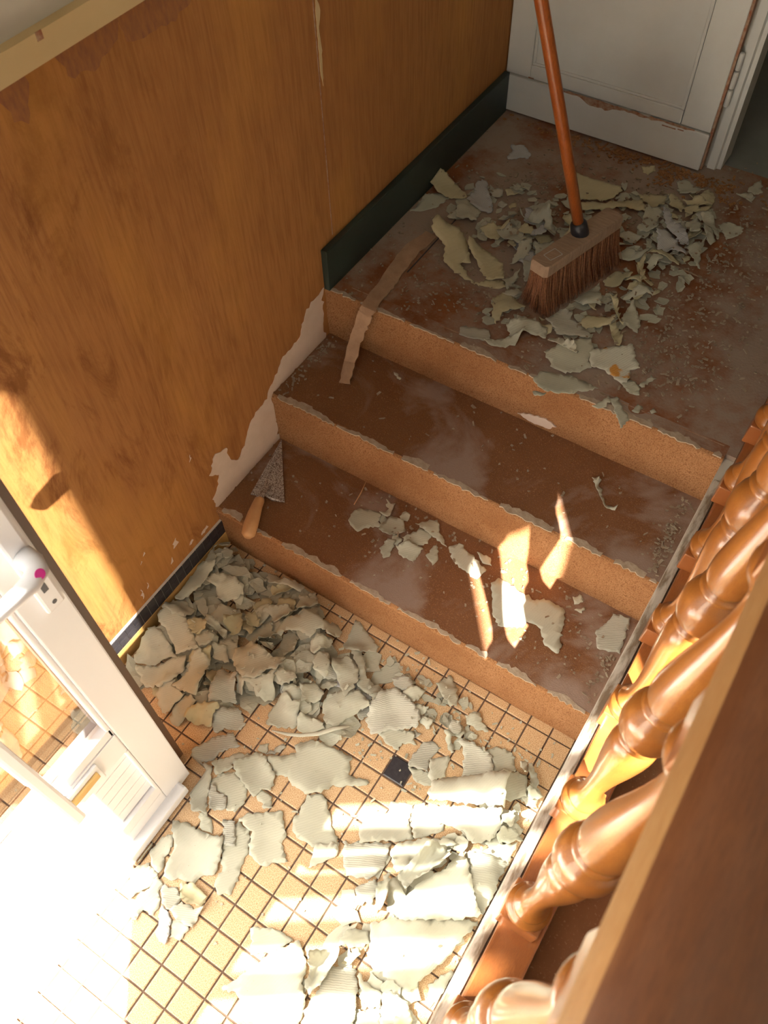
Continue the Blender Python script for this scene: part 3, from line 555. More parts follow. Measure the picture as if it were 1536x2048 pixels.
# ---------------------------------------------------------------- peeled wallpaper scraps
FLAKES = [  # zone, height above its floor, paper, curl, outline traced from image pixels and projected onto its floor (tile units, x y x y ...)
('F',0.5,'g','e',[-8.05,12.61,-8.05,13.16,-8.05,13.77,-8.05,14.73,-8.03,14.44,-7.63,14.12,-7.41,13.89,-8.05,13.52,-8.05,12.91,-8.05,12.62]),
('F',0.55,'g','f',[-8.05,12.6,-8.05,13.49,-7.37,13.85,-7.38,13.23,-7.23,12.74,-7.3,12.38,-7.67,11.58,-8.05,11.53,-8.05,11.9,-8.05,12.25,-8.03,12.3]),
('F',0.5,'g','f',[-7.34,12.9,-7.32,13.36,-6.95,13.66,-6.32,13.79,-5.74,13.71,-5.53,13.33,-5.69,12.92,-6.1,12.6,-6.51,12.59,-6.82,12.97]),
('F',0.45,'g','f',[-8.05,10.92,-8.05,11.41,-7.56,11.71,-7.05,11.54,-6.76,11.47,-6.81,10.96,-7.3,10.83,-8.05,10.76]),
('F',0.4,'g','f',[-8,10.48,-7.92,10.96,-7.27,11.06,-6.65,10.9,-6.03,10.51,-5.38,10.15,-6.14,9.44,-6.62,9.73,-7.25,10.11,-7.69,10.13]),
('F',0.5,'y','c',[-6.64,10.85,-6.56,11.26,-6.04,11.35,-5.77,11.09,-5.78,10.67,-6.02,10.46]),
('F',0.45,'g','f',[-5.8,10.39,-5.62,11.04,-5.22,10.99,-5.16,10.62,-5.39,10.18]),
('F',0.6,'g','c',[-6.09,11.44,-5.92,11.6,-4.95,11.49,-4.81,11.1,-5.31,11.14,-5.75,11.17]),
('F',0.3,'g','f',[-7.78,8.41,-8,9.75,-7.39,9.95,-6.75,9.7,-6.37,9.47,-6.03,9.42,-6.63,9.08,-6.85,8.65,-7.54,8.27]),
('F',0.26,'g','f',[-7.64,8.17,-6.79,8.71,-6.44,9.33,-5.79,9.68,-5.49,9.18,-5.54,8.69,-5.84,7.95,-6.54,7.68]),
('F',0.32,'g','f',[-5.45,8.27,-5.24,8.91,-5.33,9.36,-5.58,10.01,-5.42,10.17,-4.77,10.06,-4.55,9.62,-4.39,9,-4.13,8.41,-4.72,8.29]),
('F',0.22,'g','f',[-5.86,7.62,-5.93,8.24,-5.5,8.63,-5.5,8.29,-4.73,8.27,-4.87,7.16,-5.34,7.29]),
('F',0.2,'g','f',[-4.81,7.21,-4.71,8.24,-3.98,8.32,-4.1,7.92,-4.19,7.49,-4.23,7.14,-4.52,7.07]),
('F',0.4,'y','e',[-4.17,7.46,-4.17,7.73,-3.94,8.2,-3.26,8.68,-3.1,8.62,-3.16,8.21,-2.98,7.79,-3.32,7.73,-3.69,7.5]),
('F',0.3,'r','f',[-3.11,7.91,-3.2,8.23,-3.09,8.72,-2.6,9.09,-1.95,8.75,-1.97,8.42,-2.58,8.08,-2.8,7.74]),
('F',0.3,'r','f',[-3.83,8.86,-3.99,9.42,-4.18,9.87,-3.76,10.13,-3.34,10.17,-3.14,9.63,-2.71,9.23,-3.25,8.84,-3.57,8.48]),
('F',0.45,'g','f',[-3.93,10.52,-4.17,11.04,-3.86,11.67,-3.19,11.59,-2.6,11.53,-2.39,11.48,-1.93,11.74,-1.85,11.4,-1.87,11.03,-2.26,10.84,-2.42,10.27,-2.96,10.04,-3.51,10.29]),
('F',0.2,'g','f',[-3.06,9.57,-3.31,10.13,-3.06,10.11,-2.47,10.36,-1.96,11.1,-1.62,10.48,-1.5,10.09,-2.05,9.8,-2.59,10.04,-2.82,9.96,-2.66,9.59]),
('F',0.6,'g','e',[-2.97,12.02,-3.25,12.91,-3.36,13.23,-2.67,13.69,-2.69,14.07,-1.9,14.14,-1.61,14.07,-1.33,14.18,-1.15,14.48,-0.83,14.3,-0.7,13.94,-0.93,13.68,-1.56,13.65,-1.61,13.06,-2.13,13.11,-2.64,12.91,-3.01,12.43]),
('F',0.5,'g','f',[-1.51,12.93,-1.52,13.42,-0.96,13.71,-0.81,13.37,-0.97,12.96,-1.06,12.59,-1.24,12.6]),
('F',0.7,'g','c',[-4.36,13.19,-3.95,13.71,-3.53,13.97,-3.05,13.82,-3.15,13.37,-3.37,12.85,-3.83,13.14]),
('F',0.8,'g','e',[-3.03,13.9,-3.4,14.65,-3.13,14.88,-2.88,14.78,-3.12,14.96,-2.95,15.22,-2.65,15.06,-2.4,14.75,-2.66,14.13,-2.98,13.74]),
('F',0.6,'w','e',[-5.24,14.65,-5.38,15.01,-5.02,15.13,-4.72,14.97,-4.23,15.08,-4.08,15.22,-3.49,15.22,-3.46,14.88,-3.99,14.75,-4.26,14.78,-4.72,14.56,-4.94,14.43]),
('F',0.5,'g','e',[-0.73,15.2,-0.5,15.21,0.02,14.96,0.95,14.6,1,14.25,0.42,13.92,-0.23,13.67,-0.46,13.84,-0.57,14.52]),
('F',0.4,'g','f',[-0.2,12.64,-0.22,13.05,0.03,13.45,0.31,13.38,0.85,13.18,1.11,12.74,1.13,12.23,1.08,11.73,0.64,12.04,0.14,12.43]),
('F',0.25,'g','f',[0.33,11.16,0.32,11.5,0.68,11.96,1.33,12.34,1.66,12.28,2.2,12.04,1.98,11.79,1.67,11.25,1.4,10.58,1,10.44,0.54,10.77]),
('F',0.3,'g','c',[-0.82,11.17,-0.52,11.71,-0.18,11.57,0.28,11.39,0.16,11.08,-0.28,10.57]),
('F',0.15,'g','f',[-1.45,9.85,-1.35,10.26,-1.16,10.56,-0.72,10.43,-0.46,10.71,-0.26,10.2,-0.06,9.76,-0.65,9.33,-1.24,9.19]),
('F',0.18,'g','f',[-0.18,10.01,-0.16,10.31,0.2,10.36,0.87,10.45,1.05,10.28,0.74,9.92,0.37,9.57,0.05,9.7]),
('F',0.35,'g','f',[-0.91,12.28,-1.05,12.81,-0.58,12.98,-0.31,12.66,-0.01,12.07,-0.28,11.96,-0.74,12.03]),
('F',0.2,'g','f',[-1.85,10.87,-1.84,11.17,-1.29,11.39,-1.02,11.27,-1.09,10.87,-1.41,10.67]),
('F',0.15,'g','f',[-0.04,13.79,0.31,14.05,0.91,13.59,1.22,13.11,1.65,12.97,2.19,13.01,2.15,12.29,1.76,12.45,1.2,12.45,0.93,12.99,0.44,13.42]),
('F',0.22,'r','f',[2.29,11.44,2.1,12.16,2.13,12.87,2.56,13.35,3.38,13.22,3.98,13.01,4.17,12.71,4.18,12.3,3.74,11.99,3.25,11.63,2.98,11.3,2.77,11.13]),
('F',0.15,'g','f',[2.93,11.38,3.14,11.93,3.8,12.01,4.12,12.13,4.58,11.77,4.04,11.51,4.07,11.21,3.47,11.15]),
('F',0.2,'w','f',[4.15,12.87,4.68,13.04,4.69,12.63,4.24,12.59]),
('F',0.35,'g','e',[3.92,14.44,4.23,15.16,4.62,14.97,5.12,14.17,4.99,13.84,4.36,14.11]),
('F',0.2,'g','f',[5.66,13.91,6.05,14.32,6.8,13.8,6.28,13.63,5.89,13.64]),
('F',0.2,'g','f',[2.93,13.29,3.09,13.82,3.73,13.96,3.58,13.27,3.29,13.09]),
('F',0.25,'r','f',[4.67,10.97,4.68,11.53,4.76,12.04,5.16,12.29,5.51,12.2,5.32,11.53,5.56,11.03,4.94,10.94,4.82,10.81]),
('F',0.3,'w','f',[5.57,11.02,5.34,11.52,5.91,12.1,6.05,11.77,6.23,11.29,5.97,10.83,5.91,10.7]),
('F',0.35,'r','f',[5.89,12.71,6.05,12.94,6.56,13.08,7.03,13.02,7.33,13.01,7.65,12.66,7.72,12.46,8,12.19,6.87,11.43,6.63,12.02,6.46,12.41,6.19,12.7]),
('F',0.25,'g','f',[7.1,13.08,7.38,13.46,7.81,13.55,8.23,13.47,8.56,12.88,8.14,12.66,7.94,12.33,7.69,12.52,7.61,12.77]),
('F',0.2,'g','f',[4.82,10.88,5.72,11.1,5.97,10.77,5.73,10.52,5.21,10.49]),
('F',0.3,'g','f',[7.94,12.41,8.08,12.75,8.94,13,9.23,12.6,9.33,12.23,8.68,11.63,8.3,11.91,8.22,12.15]),
('F',0.35,'w','R',[5.99,10.63,6.36,11.16,8.47,12.54,8.43,12.17,8.56,11.72,8.82,11.28,7.79,10.72,6.96,10.36,6.21,9.95,6.04,10.28]),
('F',0.4,'w','f',[6.19,9.98,7.77,10.74,8.77,11.27,9.02,10.64,8.95,10.1,8.44,9.55,7.86,9.77,7.14,9.64,6.62,9.5,6.39,9.73]),
('F',0.35,'w','f',[5.75,9.62,6.08,10.01,6.39,9.74,7.14,9.66,7.22,9.43,6.73,8.85,6.45,8.54,6.06,8.88]),
('F',0.6,'g','f',[9.06,10.61,9.54,10.96,9.98,10.7,9.72,10.45,9.29,10.09,9.03,10.32]),
('F',0.7,'w','e',[8.89,10.98,9.09,11.29,9.35,11.32,9.41,10.85,9.02,10.65]),
('F',0.3,'w','e',[8.46,13.39,8.72,13.6,8.99,13.17,8.83,13.03]),
('F',0.5,'w','c',[8.78,13.52,8.94,13.57,9.42,13.08,9.57,12.7,9.24,12.63]),
('F',0.6,'g','e',[9.23,12.44,9.48,12.66,9.95,12.62,9.5,12.19]),
('F',0.4,'w','f',[8.5,9.19,9.22,10.01,9.84,10.53,9.88,10.2,9.92,9.61,9.71,9.26,9.43,9.05,8.71,8.97]),
('F',0.35,'g','e',[5.26,12.78,5.44,12.9,6.07,12.32,5.95,12.19]),
('F',0.25,'w','f',[4.34,7.83,4.52,8.26,5.02,8.83,4.93,9.3,5.75,9.68,5.95,8.97,6.39,8.53,6.09,8.27,4.7,7.3]),
('F',0.2,'r','f',[4.17,6.98,5.76,7.98,5.95,7.37,6.01,6.98,5.75,6.39,4.93,6.05,4.53,6.46]),
('F',0.9,'w','C',[6.71,7.19,6.85,7.88,7.13,8.66,7.65,8.93,8.02,8.5,7.82,8.02,7.26,7.2,7.11,6.75,6.65,6.98]),
('F',0.5,'w','f',[5.92,7.63,5.98,8.04,6.8,8.81,7.53,9.27,7.94,9.22,7.5,8.69,6.93,8.16,6.68,7.33,6.51,7.1]),
('F',0.55,'w','f',[7.29,6.65,7.46,7.28,7.91,7.98,8.26,8.98,8.74,8.68,9.17,8.13,9.68,7.65,9.97,7.56,9.25,6.93,8.14,6.17,7.61,5.83,6.95,5.81,6.7,6.11,6.42,6.74,6.59,6.97,7.08,6.69]),
('F',0.5,'r','e',[8.35,9.05,8.97,9.38,9.95,9.71,9.87,8.94,9.98,8.41,9.95,7.61,9.57,7.65,9.14,8.19,8.69,8.78]),
('F',0.45,'w','f',[6.62,5.16,7.56,5.93,9.14,6.93,9.93,7.32,9.77,6.66,9.63,5.98,9.47,5.34,9.23,4.76,8.97,4.03,8.52,4,7.73,4.02,7.51,3.99,7.08,4.46]),
('F',0.7,'g','c',[6.2,6.22,6.23,6.94,6.3,7.04,6.58,6.46,6.76,5.83,6.53,5.51]),
('F',0.2,'r','f',[5.46,5.85,5.93,6.51,6.23,6.34,6.37,5.73,5.76,5.69]),
('F',0.2,'g','f',[2.99,2.66,3.09,2.81,4.02,3.19,4.56,3.22,4.16,2.43,3.52,1.97]),
('F',0.3,'w','f',[3.29,0.59,3.58,1.11,4.07,2.3,4.72,3.31,4.93,3.21,5.5,2.74,5.62,2.24,5.99,2.02,6.14,1.61,6.41,0.96,5.1,0.13,4.44,0.64,3.68,0.72]),
('F',0.7,'w','C',[5.3,3.15,6.05,3.92,6.23,3.74,6.29,3.37,6.26,2.55,6.06,2.08,5.78,2.19,5.69,2.7]),
('F',0.3,'r','f',[6.21,1.71,6.23,2.34,6.25,3.28,6.93,3.65,7.38,3.19,7.7,2.61,7.99,1.97,6.41,0.96]),
('F',0.3,'g','f',[5.93,4.14,6.06,4.56,6.65,4.9,7.04,4.61,6.67,4.25,6.17,3.99]),
('F',0.7,'y','c',[6.45,3.53,6.56,3.95,6.73,4.29,6.83,3.95,6.73,3.59]),
('F',0.4,'r','e',[8.23,3.49,8.43,3.79,8.97,3.74,9.84,3.45,9.91,3.14,8.88,2.48,8.41,3.11]),
('F',0.6,'y','c',[8.91,3.14,8.99,3.41,9.33,3.57,9.69,3.09,9.15,2.75]),
('F',0.3,'w','f',[7.8,2.56,8.18,2.97,8.43,3.07,8.83,2.45,8.06,1.96]),
('F',0.35,'w','e',[7.16,3.62,7.65,3.47,8.22,3.5,8.41,3.11,8.04,2.88,7.68,2.93]),
('F',0.4,'w','e',[9.41,4.59,9.86,5.45,9.98,5.42,9.97,4.38,9.82,4.01]),
('F',0.12,'g','f',[-0.3,8.07,0.59,8.85,0.32,9.06,0.79,9.58,1.69,9.82,2.58,9.95,2.81,9.45,2.87,9.28,3.24,9.29,3.64,9.5,3.75,9.41,3.62,9.2,3.16,8.93,2.94,8.69,2.6,8.58,2.46,8.23,2.42,8.05,2.06,7.88,1.95,7.73,1.64,7.71,1.21,7.7,0.87,7.86,0.3,7.65]),
('F',0.1,'g','f',[1.94,7.73,2.42,8.06,2.75,7.96,3.12,7.59,3.77,7.02,4.06,6.9,4.1,6.69,3.28,6.22,2.65,6.16,2.24,6.29,2.05,6.61,2.06,7.12]),
('F',0.18,'w','f',[3.28,6.39,4.09,6.86,4.25,6.48,3.97,6.07,3.56,5.48,3.43,5.96]),
('F',0.15,'g','f',[0.21,5.53,0.45,5.93,1.48,6.66,1.87,6.29,2.19,6,2.21,5.67,2.8,5.24,2.3,4.92,2.05,4.62,1.53,4.67,1.28,4.79,0.96,5.42,0.29,5.43]),
('F',0.12,'g','f',[0.34,4.26,-0.02,4.85,0.25,5.47,0.85,5.41,1.15,5.06,1.33,4.65,1.31,4.4,1.58,3.72,1.68,3.19,1.22,2.9,0.88,3.19,0.83,3.71]),
('F',0.22,'r','f',[-0.32,5.18,0.2,5.36,0.73,4.62,0.32,4.45]),
('F',0.45,'w','e',[-2.45,5.85,-2.36,6.01,-2.34,6.55,-2.03,6.59,-1.72,6.21,-1.52,5.76,-1.26,5.31,-0.89,4.99,-1.55,4.78,-2.08,5.2]),
('F',0.35,'g','f',[-1.71,6.04,-1.53,6.52,-1.06,6.92,-0.21,6.62,0.02,6.11,-0.06,5.65,-0.38,5.5,-0.72,5.99,-1.23,5.93]),
('F',0.5,'r','f',[-1.57,5.97,-1.35,6.05,-1.05,5.89,-0.71,5.95,-0.47,5.65,-0.51,5.42,-0.97,5.18,-1.39,5.62]),
('F',0.55,'g','e',[-1.35,7.19,-0.96,7.71,-0.79,8.08,-0.23,8.01,0.41,7.67,0.63,7.09,0.31,6.93,0.2,6.5,-0.94,6.82]),
('F',0.45,'g','f',[-2.08,6.72,-1.51,7.51,-0.98,7.79,-1.37,7.06,-1.14,7.05,-1.62,6.37]),
('F',0.4,'r','e',[-3.11,6.62,-2.79,7.43,-2.15,8.16,-1.54,7.83,-1.99,7.38,-2.16,6.74,-2.82,6.27]),
('F',0.2,'g','f',[0.23,6.95,0.81,6.91,1.1,6.53,0.83,6.31,0.24,6.65]),
('F',0.1,'g','f',[-0.95,8.33,-0.63,8.58,-0.4,8.13,-0.75,8.07]),
('F',0.1,'r','f',[-0.43,8.16,-0.09,8.92,0.07,8.86,-0.16,8.33]),
('F',0.5,'w','f',[-1.94,4.08,-1.48,4.3,-0.76,4.37,-0.17,4.48,0.09,4.72,0.27,4.5,0.52,4.03,0.67,3.59,0.73,3.41,0.27,3.01,0.24,2.71,-0.37,2.54,-0.5,2.35,-0.87,2.29,-1.08,2.73,-1.2,3.31,-1.74,3.75]),
('F',0.35,'w','c',[-2.44,2.31,-2.27,3.05,-2.02,2.94,-2.01,2.65,-1.98,2.38,-2.09,2.02]),
('F',0.3,'w','f',[-1.94,2.71,-1.93,3.39,-1.6,3.67,-1.29,3.35,-1.32,2.84,-1.07,2.5,-1.08,2.27,-1.49,2.34]),
('F',0.25,'w','f',[-2.16,1.92,-1.69,2.4,-1.11,2.19,-1.04,1.77,-1.28,1.41,-1.44,1.03,-1.75,1.32]),
('F',0.25,'w','f',[-1.4,0.99,-1.03,1.71,-1.08,2.25,-0.76,2.13,-0.67,1.73,-0.39,1.56,-0.3,1.07,-0.8,1.02,-0.76,0.6,-1.04,0.59]),
('F',0.4,'r','f',[-0.66,1.88,-0.69,2.14,-0.2,2.31,0.18,2.06,0.22,1.78,0.08,1.55,-0.3,1.55]),
('F',0.45,'r','e',[0.09,1.55,0.26,2.03,0.88,2.12,1.1,2.4,1.17,1.53,0.75,1.46,0.35,1.44]),
('F',0.3,'v','f',[0.12,0.71,-0.2,1.26,-0.26,1.57,0.12,1.46,0.43,1.25,0.62,0.8,0.7,0.56,0.42,0.51]),
('F',0.25,'w','f',[0.38,1.29,0.74,1.59,1.1,1.45,1.09,1.08,0.92,0.9,0.65,0.79]),
('F',0.5,'y','c',[-0.19,2.43,0.34,2.74,1.01,2.67,1.04,2.24,0.7,2.16,0.21,2.06]),
('F',0.2,'g','f',[-1.34,4.86,-0.98,5.01,-0.68,4.96,-0.3,4.52,-0.59,4.48,-0.87,4.46]),
('S',0.12,'g','f',[-2.83,17.99,-2.9,18.57,-2.66,18.85,-2.14,19.04,-1.73,19.05,-1.46,18.47,-2.02,18.05,-2.13,17.74,-2.41,17.76]),
('S',0.4,'w','c',[-2.02,19.85,-1.47,19.81,-1.35,19.12,-1.75,18.94,-1.62,19.39]),
('S',0.3,'g','e',[-1.47,18.5,-1.28,19.18,-0.72,19.28,-0.32,18.79,-0.8,18.25,-1.35,18.15]),
('S',0.2,'g','f',[-0.28,18.41,0.11,19.26,0.74,19.4,0.78,18.83,0.23,18.24]),
('S',0.2,'g','f',[-0.28,17.92,0.1,18.46,0.79,18.47,0.79,17.65,0.08,17.67]),
('S',0.25,'g','e',[-0.18,19.41,0.53,20.1,1.23,19.43,1.63,19.08,0.86,19.2]),
('S',0.2,'g','f',[1.02,18.26,1.15,19.05,1.59,18.38,1.56,18.02]),
('S',0.15,'g','f',[-0.83,17.5,-0.81,18.11,-0.46,18.21,-0.25,17.39,-0.41,17.17]),
('S',0.08,'w','f',[1.67,19.11,1.95,19.58,3.62,19.03,3.5,18.38,2.32,18.57]),
('S',0.08,'w','f',[2.83,19.59,3.48,19.64,3.71,19.32,3.33,19.2]),
('S',0.12,'w','f',[4.1,18.5,4.24,18.94,5.37,18.85,6,18.8,6.3,19.1,7.28,19.06,7.93,17.16,7.28,17.15,6.71,17.74,6.18,17.72,6.17,17.4,5.3,16.96,4.84,17.31]),
('S',0.15,'r','f',[8.79,18.76,8.89,19.3,9.03,19.97,9.7,20.1,9.86,19.27,9.97,18.42,9.13,18.2,8.88,18.55]),
('S',0.1,'w','f',[7.31,19.75,7.57,20.07,7.74,19.79,7.49,19.47]),
('S',0.1,'w','f',[7.59,19.26,7.96,19.6,7.94,19.27]),
('T',0.15,'w','c',[5.84,23.5,6.06,23.63,6.58,22.85,6.89,22.53,7.33,22.51,7.32,22.41,6.86,22.36,6.42,22.89]),
('L',0.6,'y','E',[-8.05,33.84,-8.05,34.71,-8.05,35.25,-8.05,34.85,-7.98,34.38,-6.98,34.19,-6.05,33.68,-6.08,33.42,-6.59,33.12,-7.42,33.14,-8.02,33.46]),
('L',0.5,'v','e',[-6,33.59,-5.94,34.2,-6.14,34.67,-6,35.14,-5.7,35.13,-5.34,34.47,-4.77,33.95,-4.44,33.4,-4.56,33.14,-5.01,33.06,-5.63,33.25]),
('L',0.3,'g','f',[-6.52,33.42,-6.05,33.61,-5.18,33.28,-4.94,33.05,-4.73,32.26,-5.24,31.77,-5.68,31.96,-6.07,32.74]),
('L',0.1,'v','f',[-5.93,37.61,-5.92,38.14,-6.26,38.68,-5.67,39.03,-5.02,38.47,-4.95,38.09,-5.35,37.96,-5.81,37.48]),
('L',0.3,'g','e',[-7.87,31.38,-7.78,31.81,-7.94,32.85,-7.34,33.31,-6.78,33.26,-6.93,32.23,-7.36,31.69]),
('L',0.3,'y','E',[-5.94,30.19,-5.87,30.54,-5.37,30.54,-4.83,30.77,-4.02,30.22,-3.48,29.45,-3.88,29.21,-3.18,28.73,-2.6,28.35,-3.88,28.63,-4.56,28.88,-4.92,29.59,-5.64,29.76]),
('L',0.35,'y','e',[-4.18,30.48,-3.73,30.67,-3.07,30.64,-2.21,30.23,-1.68,29.25,-2.31,28.95,-3.21,29.63,-3.85,29.91]),
('L',0.4,'g','f',[-3.51,31.95,-3.11,32.63,-2.37,32.37,-2.04,32.13,-2.12,31.57,-2.82,31.57]),
('L',0.7,'g','C',[-2.85,32.59,-2.47,33.53,-1.82,33.84,-1.08,33.3,-0.98,32.67,-1.46,32.9,-1.85,33.46,-2.42,33.11]),
('L',0.5,'v','f',[-1.99,32.53,-1.91,33.65,-1.48,33.11,-1.77,32.32]),
('L',0.55,'g','e',[-1.58,31.93,-0.94,32.75,-0.77,32.5,-0.93,31.05]),
('L',0.4,'g','e',[-1.94,30.41,-2.08,31.59,-1.76,32.22,-1.42,31.14,-1.65,30.67]),
('L',0.5,'g','f',[-1.48,30.71,-1.01,30.91,-0.68,29.97,-0.92,29.74]),
('L',0.25,'y','f',[-4.22,31.57,-3.95,32.27,-3.27,32.86,-3.19,31.49,-3.68,31.37]),
('L',0.3,'g','e',[-1.75,29.28,-1.33,30.18,-1.17,29.47,-1.2,28.73]),
('L',0.15,'y','f',[-2.69,28.43,-2.34,28.96,-1.72,29.26,-1.34,28.93,-1.85,28.62]),
('L',0.2,'g','f',[-1.28,28.42,-0.85,29.08,-0.56,29.02,-0.36,28.52]),
('L',0.15,'y','f',[-2.55,38.15,-1.87,38.19,0.03,38.23,0.19,37.85,0.07,37.07,-1.37,36.09,-1.86,36.86]),
('L',0.3,'y','e',[-1.25,35.8,0.17,36.77,1.41,37.4,1.88,36.77,0.7,36.63,-0.74,35.42,-0.78,34.94]),
('L',0.4,'y','f',[1.07,37.85,1.48,38.45,2.3,38.35,2.38,37.83,2.03,37.27,1.41,37.35]),
('L',0.4,'g','f',[2.15,40.04,2.5,40.5,3.56,39.93,3.62,39.61,2.69,39.17]),
('L',0.25,'y','f',[3.56,40.06,3.7,40.39,4.21,39.87,4.32,39.23,4.08,38.86,3.59,39.14]),
('L',0.35,'y','f',[2.99,38.62,3.54,39.18,4.29,39.05,4.31,38.83,3.72,38.37]),
('L',0.4,'g','e',[1.72,37.08,2.43,37.4,2.55,36.79,2.79,36.05,2.51,35.34,2,35.36,2.06,35.83]),
('L',0.6,'v','e',[2.4,37.51,2.85,37.33,3.12,36.82,3.65,36.59,4.47,35.58,4.28,35.15,3.81,35.71,3.13,36.16,2.74,36.81]),
('L',0.35,'v','f',[2.78,35.8,3.03,36.27,3.64,35.99,4.07,35.39,4.63,34.89,4.27,34.57,3.29,34.71]),
('L',0.4,'g','f',[3.66,37.02,4.07,37.59,4.44,37.27,4.58,36.26,4.21,36.26]),
('L',0.4,'g','e',[4.1,37.84,4.52,38.21,5.23,37.31,5.46,36.69,4.96,37.03,4.53,37.21]),
('L',0.45,'g','f',[4.6,36.96,4.94,37.05,5.35,36.44,5.21,36.15,4.79,36.31]),
('L',0.2,'g','f',[5.01,37.92,5.4,38.38,6.14,38.38,6.2,37.87,5.75,37.06,5.41,37.5]),
('L',0.4,'g','f',[1.9,33.27,2.09,34.12,2.68,34.06,3.08,33.99,3.14,33.71,2.3,33.21]),
('L',0.3,'y','e',[2.97,33.86,3.48,34.27,4.52,34.28,4.57,34.01,3.75,33.92]),
('L',0.5,'y','f',[2.1,31.53,2.15,32.36,2.99,32.56,3.16,31.88,2.8,31.46,2.25,31.32]),
('L',0.55,'g','f',[1.29,29.7,1.57,31.04,1.94,31.46,2.75,29.73,2.08,29.42,1.55,29.66]),
('L',0.5,'y','c',[2.94,33.24,3.12,33.56,3.61,32.24,3.69,31.71]),
('L',0.2,'g','f',[3.32,33.39,3.4,33.95,3.89,33.94,3.64,33.08]),
('L',0.3,'g','f',[3.26,30.66,3.68,31.49,4.41,31.45,3.62,30.78]),
('L',0.3,'g','e',[4.3,35.61,4.77,36,4.97,36.44,5.03,35.63,5.43,34.43,4.77,35.05]),
('L',0.2,'y','f',[0.2,40.34,0.7,40.76,0.92,40.39,0.72,39.9,0.42,39.97]),
('L',0.2,'g','f',[5.33,41.45,5.6,42.33,5.99,41.37,5.74,40.98,5.32,41.09]),
('L',0.15,'g','c',[4.91,40.69,5.55,40.84,5.86,40.67,5.75,40.26]),
('L',0.3,'y','f',[2.23,38.59,2.39,39.16,2.87,38.63,3.26,38.28,3.2,37.79,2.64,37.91]),
('L',0.35,'y','f',[3.32,38.24,3.83,38.43,4.02,38.09,3.68,37.66,3.4,37.72]),
('L',0.2,'y','f',[-1.01,26.96,-1.47,27.91,-1.17,28.52,-0.15,28.4,0.09,28.34,-0.25,27.83,-0.7,27.25,-0.66,26.67]),
('L',0.3,'g','f',[-1.26,28.28,-0.9,28.91,-0.29,28.92,-0.15,28.38]),
('L',0.2,'r','e',[-1.74,25.32,-1.89,25.82,-1.29,26.09,-0.75,26.22,-0.37,25.77,-0.58,25.54,-1.4,25.33]),
('L',0.3,'g','e',[-0.58,25.52,0.09,26.12,0.67,26.67,0.61,26.15,0.33,25.69,-0.21,25.46]),
('L',0.25,'g','f',[-0.24,26.76,0.49,27.41,1.39,27.46,1.56,26.98,0.8,26.81,0.27,26.29]),
('L',0.4,'r','f',[0.82,28.02,0.96,28.82,1.83,28.94,1.96,28.52,2.46,28.42,3.09,28.03,3.1,27.74,2.45,27.63,1.86,27.37,1.44,27.7]),
('L',0.5,'y','f',[2.37,28.44,2.4,29.06,2.94,29.29,3.62,29.2,3.57,28.88,3.03,28.55,2.8,28.21]),
('L',0.4,'y','c',[3.5,28.96,3.68,29.27,4.27,28.56,4.33,28.21,4.1,28.16]),
('L',0.3,'g','f',[3.73,29.92,3.74,30.64,4.07,30.64,4.5,29.99,4.69,29.32,4.29,29.37,3.9,29.53]),
('L',0.2,'g','f',[1.81,26.24,2.34,27.13,2.7,27.45,3.13,27.9,3.48,27.55,3.64,26.79,3.89,26.39,3.66,26.07,3.15,25.58,2.66,25.55,2.22,25.93]),
('L',0.3,'o','f',[3.46,27.13,3.66,27.53,4.03,27.95,4.8,28.62,5.08,28.12,5.58,27.5,5.28,27.22,5.45,26.69,5.27,26.27,4.73,26.52,4.31,26.63,3.85,26.44]),
('L',0.15,'g','f',[2.08,24.7,2.25,25.26,2.8,25.42,3.49,25.66,4.57,25.6,4.16,25.17,3.54,24.66,2.95,24.35,2.48,24.41]),
('L',0.1,'g','f',[2.41,24.07,2.92,24.29,2.8,24.04,2.52,23.91]),
('L',0.2,'g','f',[4.77,24.62,5.1,25.35,5.34,25.07,5.03,24.57]),
('L',0.12,'g','f',[5.19,25.31,5.4,25.53,6.33,24.74,6.18,24.14,5.75,24.72]),
('L',0.15,'g','f',[5.24,26.28,5.48,26.7,5.93,26.62,6.14,26.13,5.78,26]),
('L',0.15,'g','e',[5.92,26.52,6.11,27.35,6.36,27.33,6.04,26.51]),
('L',0.08,'g','f',[6.2,25.2,6.24,25.66,6.49,25.64,6.48,25.24]),
('L',0.08,'g','f',[6.81,25.58,6.9,25.76,7.02,25.62,6.91,25.47]),
('L',0.5,'w','c',[1.64,27.02,2.06,27.08,2.69,27.08,3.06,26.84,3.11,26.59,2.56,26.82,1.83,26.75]),
('L',0.4,'y','c',[2.82,30.47,3.06,30.51,4.03,29.19,3.73,29.3]),
]

BASE = {'F': 0.0, 'S': H1, 'T': H2, 'L': H3}
